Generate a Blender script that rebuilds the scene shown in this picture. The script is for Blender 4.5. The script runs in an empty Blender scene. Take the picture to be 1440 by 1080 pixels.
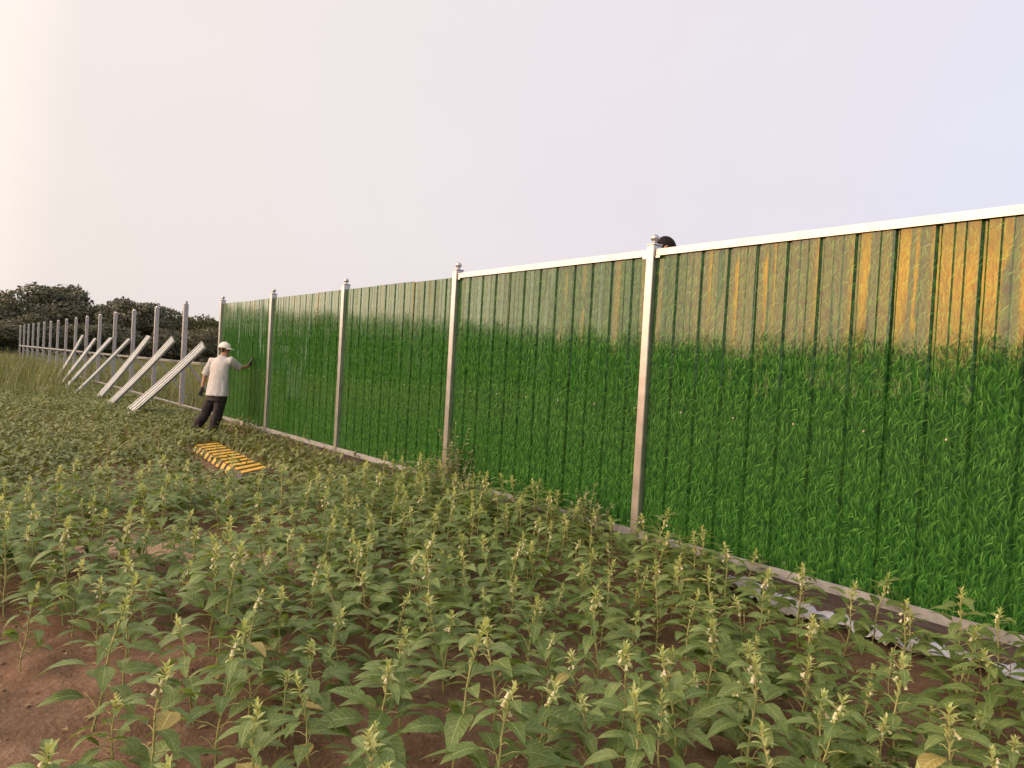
import bpy, bmesh, math, random
import numpy as np
from mathutils import Vector, Matrix, Euler
random.seed(7); RNG = np.random.default_rng(11)
SC = bpy.context.scene
COL = SC.collection
R = math.radians

# ------------------------------------------------------------------ camera
ROLL, PITCH, YAW, FPX = 0.0578, 0.0181, 0.6537, 1060.0
CAMZ = 1.53                       # eye height above the field
cz, sz = math.cos(YAW), math.sin(YAW)
cp, sp = math.cos(PITCH), math.sin(PITCH); cr, sr = math.cos(ROLL), math.sin(ROLL)
FWD = Vector((0, cp, -sp)); R0 = Vector((1, 0, 0)); U0 = Vector((0, sp, cp))
RT = R0*cr + U0*sr; UP = U0*cr - R0*sr
cam = bpy.data.cameras.new('camera'); cam_o = bpy.data.objects.new('camera', cam); COL.objects.link(cam_o)
m = Matrix((RT, UP, -FWD)).transposed().to_4x4(); m.translation = (0, 0, CAMZ)
cam_o.matrix_world = m
cam.sensor_width = 36; cam.lens = 36*FPX/1440; cam.clip_end = 3000; cam.clip_start = 0.05
SC.camera = cam_o
def ray(px, py):
    return FWD + RT*((px-720)/FPX) - UP*((py-540)/FPX)
def at_depth(px, py, z):
    return Vector((0, 0, CAMZ)) + ray(px, py)*z
def ground_pt(px, py, h=0.0):
    r = ray(px, py); return Vector((0, 0, CAMZ)) + r*((h-CAMZ)/r.z)
def project(P):
    d = np.asarray(P, float) - np.array([0, 0, CAMZ]); f = d@np.array(FWD)
    return 720+FPX*(d@np.array(RT))/f, 540-FPX*(d@np.array(UP))/f, f

# ------------------------------------------------------------------ sun, sky, exposure
_v = ray(1352, 398).normalized(); _n = Vector((cz, sz, 0))
SUN = _v-_n*2*_v.dot(_n)                     # the glare in the glossy panels gives the sun's direction
SUN_EL, SUN_AZ = math.asin(SUN.z), math.atan2(SUN.x, SUN.y)     # azimuth clockwise from +Y (view axis)
print('sun', math.degrees(SUN_EL), math.degrees(SUN_AZ))
sl = bpy.data.lights.new('sun', 'SUN'); sl.energy = 0.5; sl.angle = R(36.0); sl.color = (1.0, .42, .26)
so = bpy.data.objects.new('sun', sl); COL.objects.link(so)
so.rotation_euler = SUN.to_track_quat('Z', 'Y').to_euler(); so.location = SUN*300
W = bpy.data.worlds.new('World'); SC.world = W; W.use_nodes = True
nt = W.node_tree; nt.nodes.clear()
def N(tree, typ, **kw):
    n = tree.nodes.new(typ)
    for k, v in kw.items(): setattr(n, k, v)
    return n
out = N(nt, 'ShaderNodeOutputWorld'); bg = N(nt, 'ShaderNodeBackground'); bg.inputs[1].default_value = 0.1
sky = N(nt, 'ShaderNodeTexSky', sky_type='NISHITA'); sky.sun_disc = False
sky.sun_elevation = SUN_EL; sky.sun_rotation = SUN_AZ; sky.dust_density = 4.0; sky.air_density = 1.2
tc = N(nt, 'ShaderNodeTexCoord')
dt = N(nt, 'ShaderNodeVectorMath', operation='DOT_PRODUCT'); dt.inputs[1].default_value = SUN
nt.links.new(tc.outputs['Generated'], dt.inputs[0])
ac = N(nt, 'ShaderNodeMath', operation='ARCCOSINE'); nt.links.new(dt.outputs['Value'], ac.inputs[0])
dv = N(nt, 'ShaderNodeMath', operation='DIVIDE'); dv.inputs[1].default_value = math.pi; nt.links.new(ac.outputs[0], dv.inputs[0])
rp = N(nt, 'ShaderNodeValToRGB'); nt.links.new(dv.outputs[0], rp.inputs[0])
KS = 10.0
stops = [(0, (11, 4.2, .5)), (3, (6.0, 2.4, .5)), (6.5, (2.4, 1.5, .9)), (18, (2.2, 1.52, 1.08)), (42, (2.35, 1.85, 1.42)), (60, (.62, .53, .46)), (73, (.415, .376, .358)),
         (105, (.390, .356, .374)), (125, (.369, .352, .392)), (143, (.346, .355, .438)), (180, (.31, .33, .42))]
el = rp.color_ramp.elements
while len(el) < len(stops): el.new(0.5)
for e, (a, c) in zip(el, stops):
    e.position = a/180; e.color = (c[0], c[1], c[2], 1)
hz = N(nt, 'ShaderNodeVectorMath', operation='SCALE'); hz.inputs['Scale'].default_value = KS
nt.links.new(rp.outputs[0], hz.inputs[0])
nz = N(nt, 'ShaderNodeTexNoise'); nz.inputs['Scale'].default_value = 1.6; nz.inputs['Detail'].default_value = 3
mpz = N(nt, 'ShaderNodeMapping'); mpz.inputs['Scale'].default_value = (1, 1, 3.5)
nt.links.new(tc.outputs['Generated'], mpz.inputs[0]); nt.links.new(mpz.outputs[0], nz.inputs['Vector'])
mr = N(nt, 'ShaderNodeMapRange'); mr.inputs[3].default_value = .955; mr.inputs[4].default_value = 1.045
nt.links.new(nz.outputs['Fac'], mr.inputs[0])
sz_ = N(nt, 'ShaderNodeSeparateXYZ'); nt.links.new(tc.outputs['Generated'], sz_.inputs[0])
mrz = N(nt, 'ShaderNodeMapRange'); mrz.inputs[1].default_value = 0; mrz.inputs[2].default_value = .55; mrz.inputs[3].default_value = .955; mrz.inputs[4].default_value = 1.04
nt.links.new(sz_.outputs[2], mrz.inputs[0])
mmz = N(nt, 'ShaderNodeMath', operation='MULTIPLY'); nt.links.new(mr.outputs[0], mmz.inputs[0]); nt.links.new(mrz.outputs[0], mmz.inputs[1])
hz2 = N(nt, 'ShaderNodeVectorMath', operation='SCALE'); nt.links.new(hz.outputs[0], hz2.inputs[0]); nt.links.new(mmz.outputs[0], hz2.inputs['Scale'])
mx = N(nt, 'ShaderNodeMix', data_type='RGBA'); mx.inputs['Factor'].default_value = .92
nt.links.new(sky.outputs[0], mx.inputs['A']); nt.links.new(hz2.outputs[0], mx.inputs['B'])
nt.links.new(mx.outputs['Result'], bg.inputs[0]); nt.links.new(bg.outputs[0], out.inputs[0])
vs = SC.view_settings; vs.view_transform = 'Standard'; vs.look = 'None'; vs.gamma = 1; vs.exposure = 1.2; vs.use_curve_mapping = False

# ------------------------------------------------------------------ helpers
def tag(o, label=None, cat=None, group=None, kind=None):
    if label: o['label'] = label
    if cat: o['category'] = cat
    if group: o['group'] = group
    if kind: o['kind'] = kind
    return o
def empty(name, loc=(0, 0, 0), rz=0.0):
    o = bpy.data.objects.new(name, None); COL.objects.link(o)
    o.empty_display_size = .1; o.location = loc; o.rotation_euler = (0, 0, rz); return o
def link(name, me, parent=None, mat=None):
    o = bpy.data.objects.new(name, me); COL.objects.link(o)
    if mat and not me.materials: me.materials.append(mat)
    if parent: o.parent = parent
    return o
def np_mesh(name, V, F, uv=None, mi=None, mats=(), smooth=True):
    V = np.asarray(V, np.float32); F = np.asarray(F, np.int32); k = F.shape[1]
    me = bpy.data.meshes.new(name)
    me.vertices.add(len(V)); me.vertices.foreach_set('co', V.ravel())
    me.loops.add(F.size); me.loops.foreach_set('vertex_index', F.ravel())
    me.polygons.add(len(F)); me.polygons.foreach_set('loop_start', np.arange(0, F.size, k, dtype=np.int32))
    me.polygons.foreach_set('loop_total', np.full(len(F), k, np.int32))
    if mi is not None: me.polygons.foreach_set('material_index', np.asarray(mi, np.int32))
    me.polygons.foreach_set('use_smooth', np.full(len(F), smooth))
    if uv is not None:
        l = me.uv_layers.new(name='UVMap'); l.data.foreach_set('uv', np.asarray(uv, np.float32)[F.ravel()].ravel())
    for mm in mats: me.materials.append(mm)
    me.update(calc_edges=True); me.validate(); return me
class Acc:                                   # quads of several template shapes in one mesh
    def __init__(s): s.V = []; s.F = []; s.U = []; s.M = []; s.n = 0
    def add(s, V, F, U, mi=0):
        s.V.append(V); s.F.append(np.asarray(F)+s.n); s.U.append(U); s.M.append(np.full(len(F), mi)); s.n += len(V)
    def mesh(s, name, mats, smooth=True):
        return np_mesh(name, np.concatenate(s.V), np.concatenate(s.F), np.concatenate(s.U), np.concatenate(s.M), mats, smooth)
def bm_mesh(name, bm, mat=None, smooth=False, sharp=None):
    me = bpy.data.meshes.new(name); bm.normal_update(); bm.to_mesh(me); bm.free()
    if mat: me.materials.append(mat)
    if smooth:
        me.polygons.foreach_set('use_smooth', [True]*len(me.polygons))
        if sharp: me.set_sharp_from_angle(angle=R(sharp))
    return me
def box(bm, x0, x1, y0, y1, z0, z1, bev=0.0):
    r = bmesh.ops.create_cube(bm, size=1)
    for v in r['verts']:
        v.co = Vector((x0 if v.co.x < 0 else x1, y0 if v.co.y < 0 else y1, z0 if v.co.z < 0 else z1))
    if bev:
        es = {e for v in r['verts'] for e in v.link_edges}
        bmesh.ops.bevel(bm, geom=list(es), offset=bev, segments=1, affect='EDGES')
def lathe(bm, prof, seg=14, c=(0, 0, 0)):
    rings = []
    for r_, z in prof:
        rings.append([bm.verts.new((c[0]+r_*math.cos(2*math.pi*i/seg), c[1]+r_*math.sin(2*math.pi*i/seg), c[2]+z)) for i in range(seg)])
    for a, b in zip(rings, rings[1:]):
        for i in range(seg): bm.faces.new((a[i], a[(i+1) % seg], b[(i+1) % seg], b[i]))
    bm.faces.new(rings[0][::-1]); bm.faces.new(rings[-1])
def bar(bm, a, b, w, h=None, up=(0, 0, 1)):
    a = Vector(a); b = Vector(b); h = h or w; d = (b-a).normalized(); s_ = d.cross(Vector(up)).normalized(); u = s_.cross(d)
    q = []
    for p in (a, b):
        q.append([bm.verts.new(p+s_*sx*w/2+u*sy*h/2) for sx, sy in ((-1, -1), (1, -1), (1, 1), (-1, 1))])
    for i in range(4): bm.faces.new((q[0][i], q[0][(i+1) % 4], q[1][(i+1) % 4], q[1][i]))
    bm.faces.new(q[0][::-1]); bm.faces.new(q[1])
    bmesh.ops.recalc_face_normals(bm, faces=bm.faces)
def tube_np(pts, rad, seg=5):                # tapered tube along points -> quads
    pts = np.asarray(pts, float); n = len(pts); rad = np.broadcast_to(rad, (n,))
    d = np.gradient(pts, axis=0); d /= np.linalg.norm(d, axis=1)[:, None]+1e-9
    ref = np.array([[.93, .37, 0]]) if np.abs(d[:, 2]).mean() > .6 else np.array([[0, 0, 1.]])
    a = np.cross(d, ref); a /= np.linalg.norm(a, axis=1)[:, None]+1e-9; b = np.cross(d, a)
    th = np.arange(seg)*2*math.pi/seg
    V = (pts[:, None]+rad[:, None, None]*(np.cos(th)[None, :, None]*a[:, None]+np.sin(th)[None, :, None]*b[:, None])).reshape(-1, 3)
    F = [(i*seg+j, i*seg+(j+1) % seg, (i+1)*seg+(j+1) % seg, (i+1)*seg+j) for i in range(n-1) for j in range(seg)]
    U = np.stack([np.tile(th/6.3, n), np.repeat(np.linspace(0, 1, n), seg)], 1)
    return V, np.array(F), U
def vnoise(x, y, s=1.0, seed=0):             # smooth value noise
    x = np.asarray(x, float)*s+seed*17.3; y = np.asarray(y, float)*s-seed*9.7
    i = np.floor(x); j = np.floor(y); fx = x-i; fy = y-j; fx = fx*fx*(3-2*fx); fy = fy*fy*(3-2*fy)
    h = lambda a, b: np.modf(np.abs(np.sin(a*127.1+b*311.7+seed*74.7)*43758.5453))[0]
    return (h(i, j)*(1-fx)+h(i+1, j)*fx)*(1-fy)+(h(i, j+1)*(1-fx)+h(i+1, j+1)*fx)*fy

# ------------------------------------------------------------------ materials
def mat(name):
    mm = bpy.data.materials.new(name); mm.use_nodes = True; t = mm.node_tree
    return mm, t, t.nodes['Principled BSDF']
def L(t, a, b): t.links.new(a, b)
def mth(t, op, a, b=None, c=None, clamp=False):
    n = t.nodes.new('ShaderNodeMath'); n.operation = op; n.use_clamp = clamp
    for i, v in enumerate((a, b, c)):
        if v is None: continue
        if isinstance(v, (int, float)): n.inputs[i].default_value = v
        else: L(t, v, n.inputs[i])
    return n.outputs[0]
def ramp(t, fac, stops_):
    n = t.nodes.new('ShaderNodeValToRGB'); e = n.color_ramp.elements
    while len(e) < len(stops_): e.new(.5)
    for q, (p, c) in zip(e, stops_): q.position = p; q.color = (*c, 1)
    L(t, fac, n.inputs[0]); return n.outputs[0]
def mixc(t, f, a, b, mode='MIX'):
    n = t.nodes.new('ShaderNodeMix'); n.data_type = 'RGBA'; n.blend_type = mode
    for s_, v in (('Factor', f), ('A', a), ('B', b)):
        if isinstance(v, (int, float)): n.inputs[s_].default_value = v
        elif isinstance(v, tuple): n.inputs[s_].default_value = (*v, 1)
        else: L(t, v, n.inputs[s_])
    return n.outputs['Result']
def noise(t, vec, scale, detail=3, rough=.55):
    n = t.nodes.new('ShaderNodeTexNoise'); n.inputs['Scale'].default_value = scale; n.inputs['Detail'].default_value = detail
    n.inputs['Roughness'].default_value = rough
    if vec is not None: L(t, vec, n.inputs['Vector'])
    return n.outputs['Fac']
def bump(t, bs, h, strength, dist):
    n = t.nodes.new('ShaderNodeBump'); n.inputs['Strength'].default_value = strength; n.inputs['Distance'].default_value = dist
    L(t, h, n.inputs['Height']); L(t, n.outputs[0], bs.inputs['Normal'])
def pos(t): return t.nodes.new('ShaderNodeNewGeometry').outputs['Position']
def objc(t): return t.nodes.new('ShaderNodeTexCoord').outputs['Object']
def simple(name, col, rough=.6, metal=0.0, var=.15, scale=12, spec=.5):
    mm, t, b = mat(name)
    f = noise(t, pos(t), scale)
    L(t, ramp(t, f, [(.25, tuple(c*(1-var) for c in col)), (.75, tuple(min(1, c*(1+var)) for c in col))]), b.inputs['Base Color'])
    b.inputs['Roughness'].default_value = rough; b.inputs['Metallic'].default_value = metal
    b.inputs['Specular IOR Level'].default_value = spec
    return mm
def leafmat(name, c0, c1, c2, transl=.25, rough=.55, veins=False, nscale=7.0):
    mm, t, b = mat(name)
    f = noise(t, pos(t), nscale, 2); f2 = noise(t, pos(t), nscale*9, 2)
    f = mth(t, 'ADD', mth(t, 'MULTIPLY', f, .65), mth(t, 'MULTIPLY', f2, .35))
    col = ramp(t, f, [(.33, c0), (.5, c1), (.67, c2)])
    if veins:
        uv = t.nodes.new('ShaderNodeUVMap').outputs[0]; sx = t.nodes.new('ShaderNodeSeparateXYZ'); L(t, uv, sx.inputs[0])
        v = mth(t, 'ABSOLUTE', mth(t, 'SUBTRACT', sx.outputs[1], .5))
        mid = mth(t, 'LESS_THAN', v, .035)
        k = mth(t, 'SUBTRACT', mth(t, 'MULTIPLY', sx.outputs[0], 9.0), mth(t, 'MULTIPLY', v, 4.0))
        fr = mth(t, 'ABSOLUTE', mth(t, 'SUBTRACT', mth(t, 'FRACT', k), .5))
        sv = mth(t, 'SMOOTH_MIN', mth(t, 'MULTIPLY', mth(t, 'LESS_THAN', fr, .07), .55), 1.0, 0.0)
        fac = mth(t, 'MAXIMUM', mth(t, 'MULTIPLY', mid, .7), sv)
        col = mixc(t, mth(t, 'MULTIPLY', fac, .55), col, tuple(min(1, q*2.0+.02) for q in c2))
        bump(t, b, mth(t, 'MULTIPLY', fr, 1.0), .35, .004)
    L(t, col, b.inputs['Base Color']); b.inputs['Roughness'].default_value = rough
    b.inputs['Specular IOR Level'].default_value = .38
    tr = t.nodes.new('ShaderNodeBsdfTranslucent'); L(t, mixc(t, 1.0, col, (1.3, 1.25, .6), 'MULTIPLY'), tr.inputs[0])
    ms = t.nodes.new('ShaderNodeMixShader'); ms.inputs[0].default_value = transl
    L(t, b.outputs[0], ms.inputs[1]); L(t, tr.outputs[0], ms.inputs[2]); L(t, ms.outputs[0], t.nodes['Material Output'].inputs[0])
    return mm
M = {}
M['sesame_leaf'] = leafmat('sesame_leaf', (.076, .134, .036), (.134, .206, .062), (.225, .295, .115), transl=.36, rough=.46, veins=True)
M['yellow_leaf'] = leafmat('yellowed_leaf', (.22, .20, .06), (.32, .28, .09), (.42, .35, .14), veins=True)
M['sesame_stem'] = leafmat('sesame_stem', (.23, .25, .09), (.33, .34, .13), (.42, .41, .18), .1)
M['sesame_tip'] = leafmat('sesame_tip', (.32, .40, .14), (.45, .51, .21), (.57, .60, .30), .35)
M['flower'] = leafmat('flower', (.56, .57, .34), (.68, .68, .49), (.78, .77, .64), .3)
M['low_weed'] = leafmat('low_weed', (.092, .125, .040), (.168, .205, .072), (.275, .295, .125), .2, nscale=3.0)
M['meadow'] = leafmat('meadow', (.10, .125, .05), (.155, .178, .075), (.23, .245, .12), .25, nscale=2.0)
M['dry_grass'] = leafmat('dry_grass', (.25, .20, .10), (.36, .29, .15), (.45, .38, .2), .2)
M['pale_weed'] = leafmat('pale_weed', (.15, .19, .11), (.24, .28, .17), (.34, .37, .24), .25)
M['tree_leaf'] = leafmat('tree_leaf', (.052, .056, .036), (.092, .096, .060), (.148, .150, .096), .12, nscale=.7)  # lightened and greyed leaf colour: a little distance haze is put into it
M['tree_leaf_green'] = leafmat('tree_leaf_green', (.05, .055, .022), (.09, .092, .036), (.14, .135, .06), .12, nscale=.7)
M['bark'] = simple('bark', (.07, .055, .042), .9, 0, .3, 3)

def metal_mat(name, col, rough, metal, dirt):
    mm, t, b = mat(name); p = pos(t); o = objc(t)
    f = noise(t, p, 9, 4); sp_ = t.nodes.new('ShaderNodeSeparateXYZ'); L(t, p, sp_.inputs[0])
    base = ramp(t, f, [(.3, tuple(c*.86 for c in col)), (.7, tuple(min(1, c*1.06) for c in col))])
    low = mth(t, 'SUBTRACT', 1.0, mth(t, 'DIVIDE', sp_.outputs[2], .8), clamp=True)
    d = mth(t, 'MULTIPLY', mth(t, 'ADD', mth(t, 'MULTIPLY', low, .8), .08), mth(t, 'MULTIPLY', noise(t, p, 22, 4), 1.5), clamp=True)
    d = mth(t, 'MULTIPLY', d, dirt)
    L(t, mixc(t, d, base, (.26, .19, .13)), b.inputs['Base Color'])
    L(t, mth(t, 'SUBTRACT', metal, mth(t, 'MULTIPLY', d, metal)), b.inputs['Metallic'])
    L(t, mth(t, 'ADD', rough, mth(t, 'MULTIPLY', f, .12)), b.inputs['Roughness'])
    bump(t, b, noise(t, p, 30, 2), .08, .004)
    return mm
M['galv'] = metal_mat('galvanised_steel', (.50, .495, .485), .26, .85, .4)
M['galv_old'] = metal_mat('dull_galvanised_steel', (.36, .355, .35), .36, .6, .25)
M['rail_white'] = metal_mat('white_rail', (.74, .72, .67), .30, .3, .5)
M['cap'] = metal_mat('bright_steel_cap', (.50, .49, .50), .28, .9, .2)

M['rail_grey'] = simple('grey_zinc_rail', (.25, .26, .27), .55, .0, .3, 14)
def grass_print():
    mm, t, b = mat('printed_grass_film'); o = objc(t)
    s_ = t.nodes.new('ShaderNodeSeparateXYZ'); L(t, o, s_.inputs[0]); u, v = s_.outputs[0], s_.outputs[2]
    big = noise(t, o, 2.3, 3); sm = noise(t, o, 26, 3)
    col = ramp(t, mth(t, 'ADD', mth(t, 'MULTIPLY', big, .4), mth(t, 'MULTIPLY', sm, .6)),
               [(.3, (.003, .018, .006)), (.5, (.008, .042, .011)), (.72, (.014, .07, .017))])
    lr = random.Random(4)
    for i in range(11):
        cx = lr.uniform(.044, .058); czz = lr.uniform(.084, .110); ox, oz = lr.uniform(0, 50), lr.uniform(0, 50)
        cb = t.nodes.new('ShaderNodeCombineXYZ')
        L(t, mth(t, 'MULTIPLY_ADD', u, 1/cx, ox), cb.inputs[0]); L(t, mth(t, 'MULTIPLY_ADD', v, 1/czz, oz), cb.inputs[1])
        vo = t.nodes.new('ShaderNodeTexVoronoi'); vo.voronoi_dimensions = '2D'; vo.inputs['Scale'].default_value = 1
        L(t, cb.outputs[0], vo.inputs['Vector'])
        df = t.nodes.new('ShaderNodeVectorMath'); df.operation = 'SUBTRACT'; L(t, cb.outputs[0], df.inputs[0]); L(t, vo.outputs['Position'], df.inputs[1])
        ml = t.nodes.new('ShaderNodeVectorMath'); ml.operation = 'MULTIPLY'; L(t, df.outputs[0], ml.inputs[0]); ml.inputs[1].default_value = (cx, czz, 0)
        cs = t.nodes.new('ShaderNodeSeparateXYZ'); L(t, vo.outputs['Color'], cs.inputs[0])
        ang = mth(t, 'MULTIPLY', mth(t, 'SUBTRACT', cs.outputs[0], .46), 1.5)
        ro = t.nodes.new('ShaderNodeVectorRotate'); ro.rotation_type = 'Z_AXIS'; L(t, ml.outputs[0], ro.inputs['Vector']); L(t, ang, ro.inputs['Angle'])
        q = t.nodes.new('ShaderNodeSeparateXYZ'); L(t, ro.outputs[0], q.inputs[0])
        ln = .10
        yy = mth(t, 'MULTIPLY_ADD', q.outputs[1], 1/ln, .5)                      # 0 base .. 1 tip
        y2 = mth(t, 'MULTIPLY', yy, yy)
        cur = mth(t, 'MULTIPLY', mth(t, 'SUBTRACT', cs.outputs[1], .5), .12)
        xx = mth(t, 'SUBTRACT', mth(t, 'SUBTRACT', q.outputs[0], mth(t, 'MULTIPLY', cur, y2)), mth(t, 'MULTIPLY', cur, -.25))
        wd = mth(t, 'MULTIPLY', mth(t, 'SUBTRACT', 1.0, y2), mth(t, 'MULTIPLY_ADD', cs.outputs[2], .0042, .0046))
        e = mth(t, 'DIVIDE', mth(t, 'SUBTRACT', wd, mth(t, 'ABSOLUTE', xx)), .0016, clamp=True)
        e = mth(t, 'MULTIPLY', e, mth(t, 'MULTIPLY', mth(t, 'GREATER_THAN', yy, 0.0), mth(t, 'LESS_THAN', yy, 1.0)))
        rib = mth(t, 'GREATER_THAN', xx, mth(t, 'MULTIPLY', wd, .15))
        br = mth(t, 'MULTIPLY_ADD', rib, .16, mth(t, 'MULTIPLY', yy, mth(t, 'MULTIPLY_ADD', cs.outputs[1], .55, .38)))
        dim = .45+.55*(i/10)
        bc = ramp(t, mth(t, 'MULTIPLY', br, dim), [(.0, (.008, .034, .007)), (.35, (.030, .115, .019)), (.65, (.095, .245, .045)), (1.0, (.28, .43, .13))])
        col = mixc(t, e, col, bc)
    # slight yellowing in places
    col = mixc(t, mth(t, 'MULTIPLY', mth(t, 'SUBTRACT', noise(t, o, 1.1, 2), .58, clamp=True), .8), col, mixc(t, 1.0, col, (1.5, 1.1, .9), 'MULTIPLY'))
    L(t, col, b.inputs['Base Color'])
    b.inputs['Roughness'].default_value = .5; b.inputs['Specular IOR Level'].default_value = 0.0
    b.inputs['Coat Weight'].default_value = 1.0; b.inputs['Coat IOR'].default_value = 1.43
    L(t, mth(t, 'MULTIPLY_ADD', noise(t, o, 3.0, 3), .06, .02), b.inputs['Coat Roughness'])
    nb = t.nodes.new('ShaderNodeBump'); nb.inputs['Strength'].default_value = .06; nb.inputs['Distance'].default_value = .01
    mp = t.nodes.new('ShaderNodeMapping'); mp.inputs['Scale'].default_value = (1, 1, .25); L(t, o, mp.inputs[0])
    L(t, noise(t, mp.outputs[0], 60, 2), nb.inputs['Height']); L(t, nb.outputs[0], b.inputs['Coat Normal'])
    return mm
M['print'] = grass_print()

def soil_mat():
    mm, t, b = mat('reddish_soil'); p = pos(t)
    f = noise(t, p, .35, 3); g = noise(t, p, 7, 5, .65); h = noise(t, p, 45, 4, .6)
    c = ramp(t, mth(t, 'ADD', mth(t, 'MULTIPLY', g, .6), mth(t, 'MULTIPLY', h, .4)),
             [(.3, (.088, .053, .036)), (.5, (.155, .097, .065)), (.7, (.25, .172, .122))])
    c = mixc(t, mth(t, 'MULTIPLY', mth(t, 'SUBTRACT', f, .5, clamp=True), 1.6), c, (.30, .20, .12))
    fp = ground_pt(255, 780); fm = t.nodes.new('ShaderNodeMapping'); fm.vector_type = 'TEXTURE'; fm.inputs['Location'].default_value = (fp.x, fp.y, 0)
    fm.inputs['Scale'].default_value = (1.35, .34, 1000); L(t, p, fm.inputs[0])
    ln_ = t.nodes.new('ShaderNodeVectorMath'); ln_.operation = 'LENGTH'; L(t, fm.outputs[0], ln_.inputs[0])
    sand = mth(t, 'MULTIPLY', mth(t, 'SUBTRACT', mth(t, 'ADD', 1.0, mth(t, 'MULTIPLY', mth(t, 'SUBTRACT', g, .5), 1.5)), ln_.outputs['Value'], clamp=True), 1.8, clamp=True)
    c = mixc(t, sand, c, (.44, .32, .23))
    # the far part of the field is under grass: greener earth between the blades
    sp_ = t.nodes.new('ShaderNodeSeparateXYZ'); L(t, p, sp_.inputs[0])
    far = mth(t, 'DIVIDE', mth(t, 'SUBTRACT', sp_.outputs[1], 14.0), 12.0, clamp=True)
    c = mixc(t, far, c, mixc(t, noise(t, p, 1.3, 4), (.09, .095, .03), (.20, .19, .08)))
    L(t, c, b.inputs['Base Color']); b.inputs['Roughness'].default_value = .95; b.inputs['Specular IOR Level'].default_value = .15
    bump(t, b, mth(t, 'ADD', g, mth(t, 'MULTIPLY', h, .5)), .7, .03)
    return mm
M['soil'] = soil_mat()

# ------------------------------------------------------------------ fence frame of reference
SC3 = 3.0/2.8
D = 4.4512*SC3; T0 = 4.0657*SC3; BAY = 3.0; RAIL_Z = CAMZ-1.195*SC3      # z of the lower rail's top edge
TOP_Z = RAIL_Z+2.2012*SC3; POST_Z = TOP_Z+.035
def FP(x, y, z=0.0):              # fence coordinates (x right, y behind, z up; post at x=0) -> world
    t = T0-x
    return Vector((D*cz-t*sz+y*cz, D*sz+t*cz+y*sz, z))
FROT = math.atan2(-cz, sz)
def fcoord(X, Y):                 # world -> fence (x, y)
    q = np.asarray(X)-D*cz; w = np.asarray(Y)-D*sz
    return T0-(-q*sz+w*cz), q*cz+w*sz
def PTS(px, py, z): return at_depth(px, py, z)

# ------------------------------------------------------------------ ground
MOUND = FP(-9.2, -.45)
HB = ray(936, 346); HB = Vector((0, 0, CAMZ))+HB*((D+.48)/HB.dot(Vector((cz, sz, 0)))); HB.z -= .03
HBX = float(fcoord(HB.x, HB.y)[0])
def gz(X, Y):
    X = np.asarray(X, float); Y = np.asarray(Y, float)
    r = np.hypot(X, Y); near = np.clip(1.3-r/22, .15, 1)
    z = (vnoise(X, Y, .45, 1)-.5)*.14*near+(vnoise(X, Y, 1.7, 2)-.5)*.07*near
    det = np.clip(1.15-r/9, 0, 1)
    z += ((vnoise(X, Y, 6, 3)-.5)*.05+(vnoise(X, Y, 14, 4)-.5)*.026)*det
    fx, fy = fcoord(X, Y)
    z += .22*np.exp(-((X-MOUND.x)**2+(Y-MOUND.y)**2)/.12)*(.6+.8*vnoise(X, Y, 9, 5))
    z += (HB.z-1.60)/(1+np.exp(np.clip(-(fy-.25)/.04, -30, 30)))*np.exp(-((fx-HBX)/1.1)**4)*np.clip((2.6-fy)/1.0, 0, 1)     # earth bank behind the fence
    return z
def axis(lo, hi, step, far, growth=1.13):
    a = list(np.arange(lo, hi+1e-6, step)); s_ = step; x = hi
    while x < far: s_ *= growth; x += s_; a.append(x)
    s_ = step; x = lo
    while x > -far: s_ *= growth; x -= s_; a.insert(0, x)
    return np.array(a)
ax = axis(-4.6, 5.6, .045, 900); ay = axis(1.2, 8.6, .045, 900)
GX, GY = np.meshgrid(ax, ay); nx, ny = len(ax), len(ay)
idx = np.arange(nx*ny).reshape(ny, nx)
F = np.stack([idx[:-1, :-1], idx[:-1, 1:], idx[1:, 1:], idx[1:, :-1]], -1).reshape(-1, 4)
ground = link('ground', np_mesh('ground', np.stack([GX.ravel(), GY.ravel(), gz(GX.ravel(), GY.ravel())], 1), F, None, None, [M['soil']]))
tag(ground, kind='structure')

# ------------------------------------------------------------------ fence with printed panels
fence = empty('metal_fence', FP(0, 0, 0), FROT)
tag(fence, 'tall corrugated metal fence printed with green grass, silver posts and cream top rail', 'fence')
def post_mesh(h):
    bm = bmesh.new(); w = .041
    box(bm, -w, w, -.062, .04, -.12, h, .006)
    box(bm, -.085, .085, -.10, .08, -.03, .012, .003)          # foot plate
    return bm_mesh('post', bm, M['galv'])
def cap_mesh():
    bm = bmesh.new()
    box(bm, -.054, .054, -.071, .049, 0, .016, .004)
    lathe(bm, [(.034, .014), (.028, .026), (.018, .034), (.018, .042), (.030, .048), (.040, .062), (.044, .080), (.040, .098), (.028, .112), (.012, .119)], 16, (0, -.011, 0))
    return bm_mesh('cap', bm, M['cap'], True, 40)
PM, CM = post_mesh(POST_Z), cap_mesh()
def stay_mesh():
    bm = bmesh.new(); bar(bm, (0, .055, 1.32), (0, 1.05, .0), .045, .045, (1, 0, 0)); box(bm, -.06, .06, .98, 1.12, -.03, .02)
    return bm_mesh('stay', bm, M['galv_old'])
SM = stay_mesh()
for k in range(-2, 5):
    p_ = link('post', PM, fence); p_.location = (-k*BAY, 0, 0)
    c_ = link('cap', CM, p_); c_.location = (0, 0, POST_Z); c_.scale = (.85, .85, .8)
    s_ = link('stay', SM, fence); s_.location = (-k*BAY, 0, 0)
PITCHR = .25; FLAT = .205
prng = random.Random(21)
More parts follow.
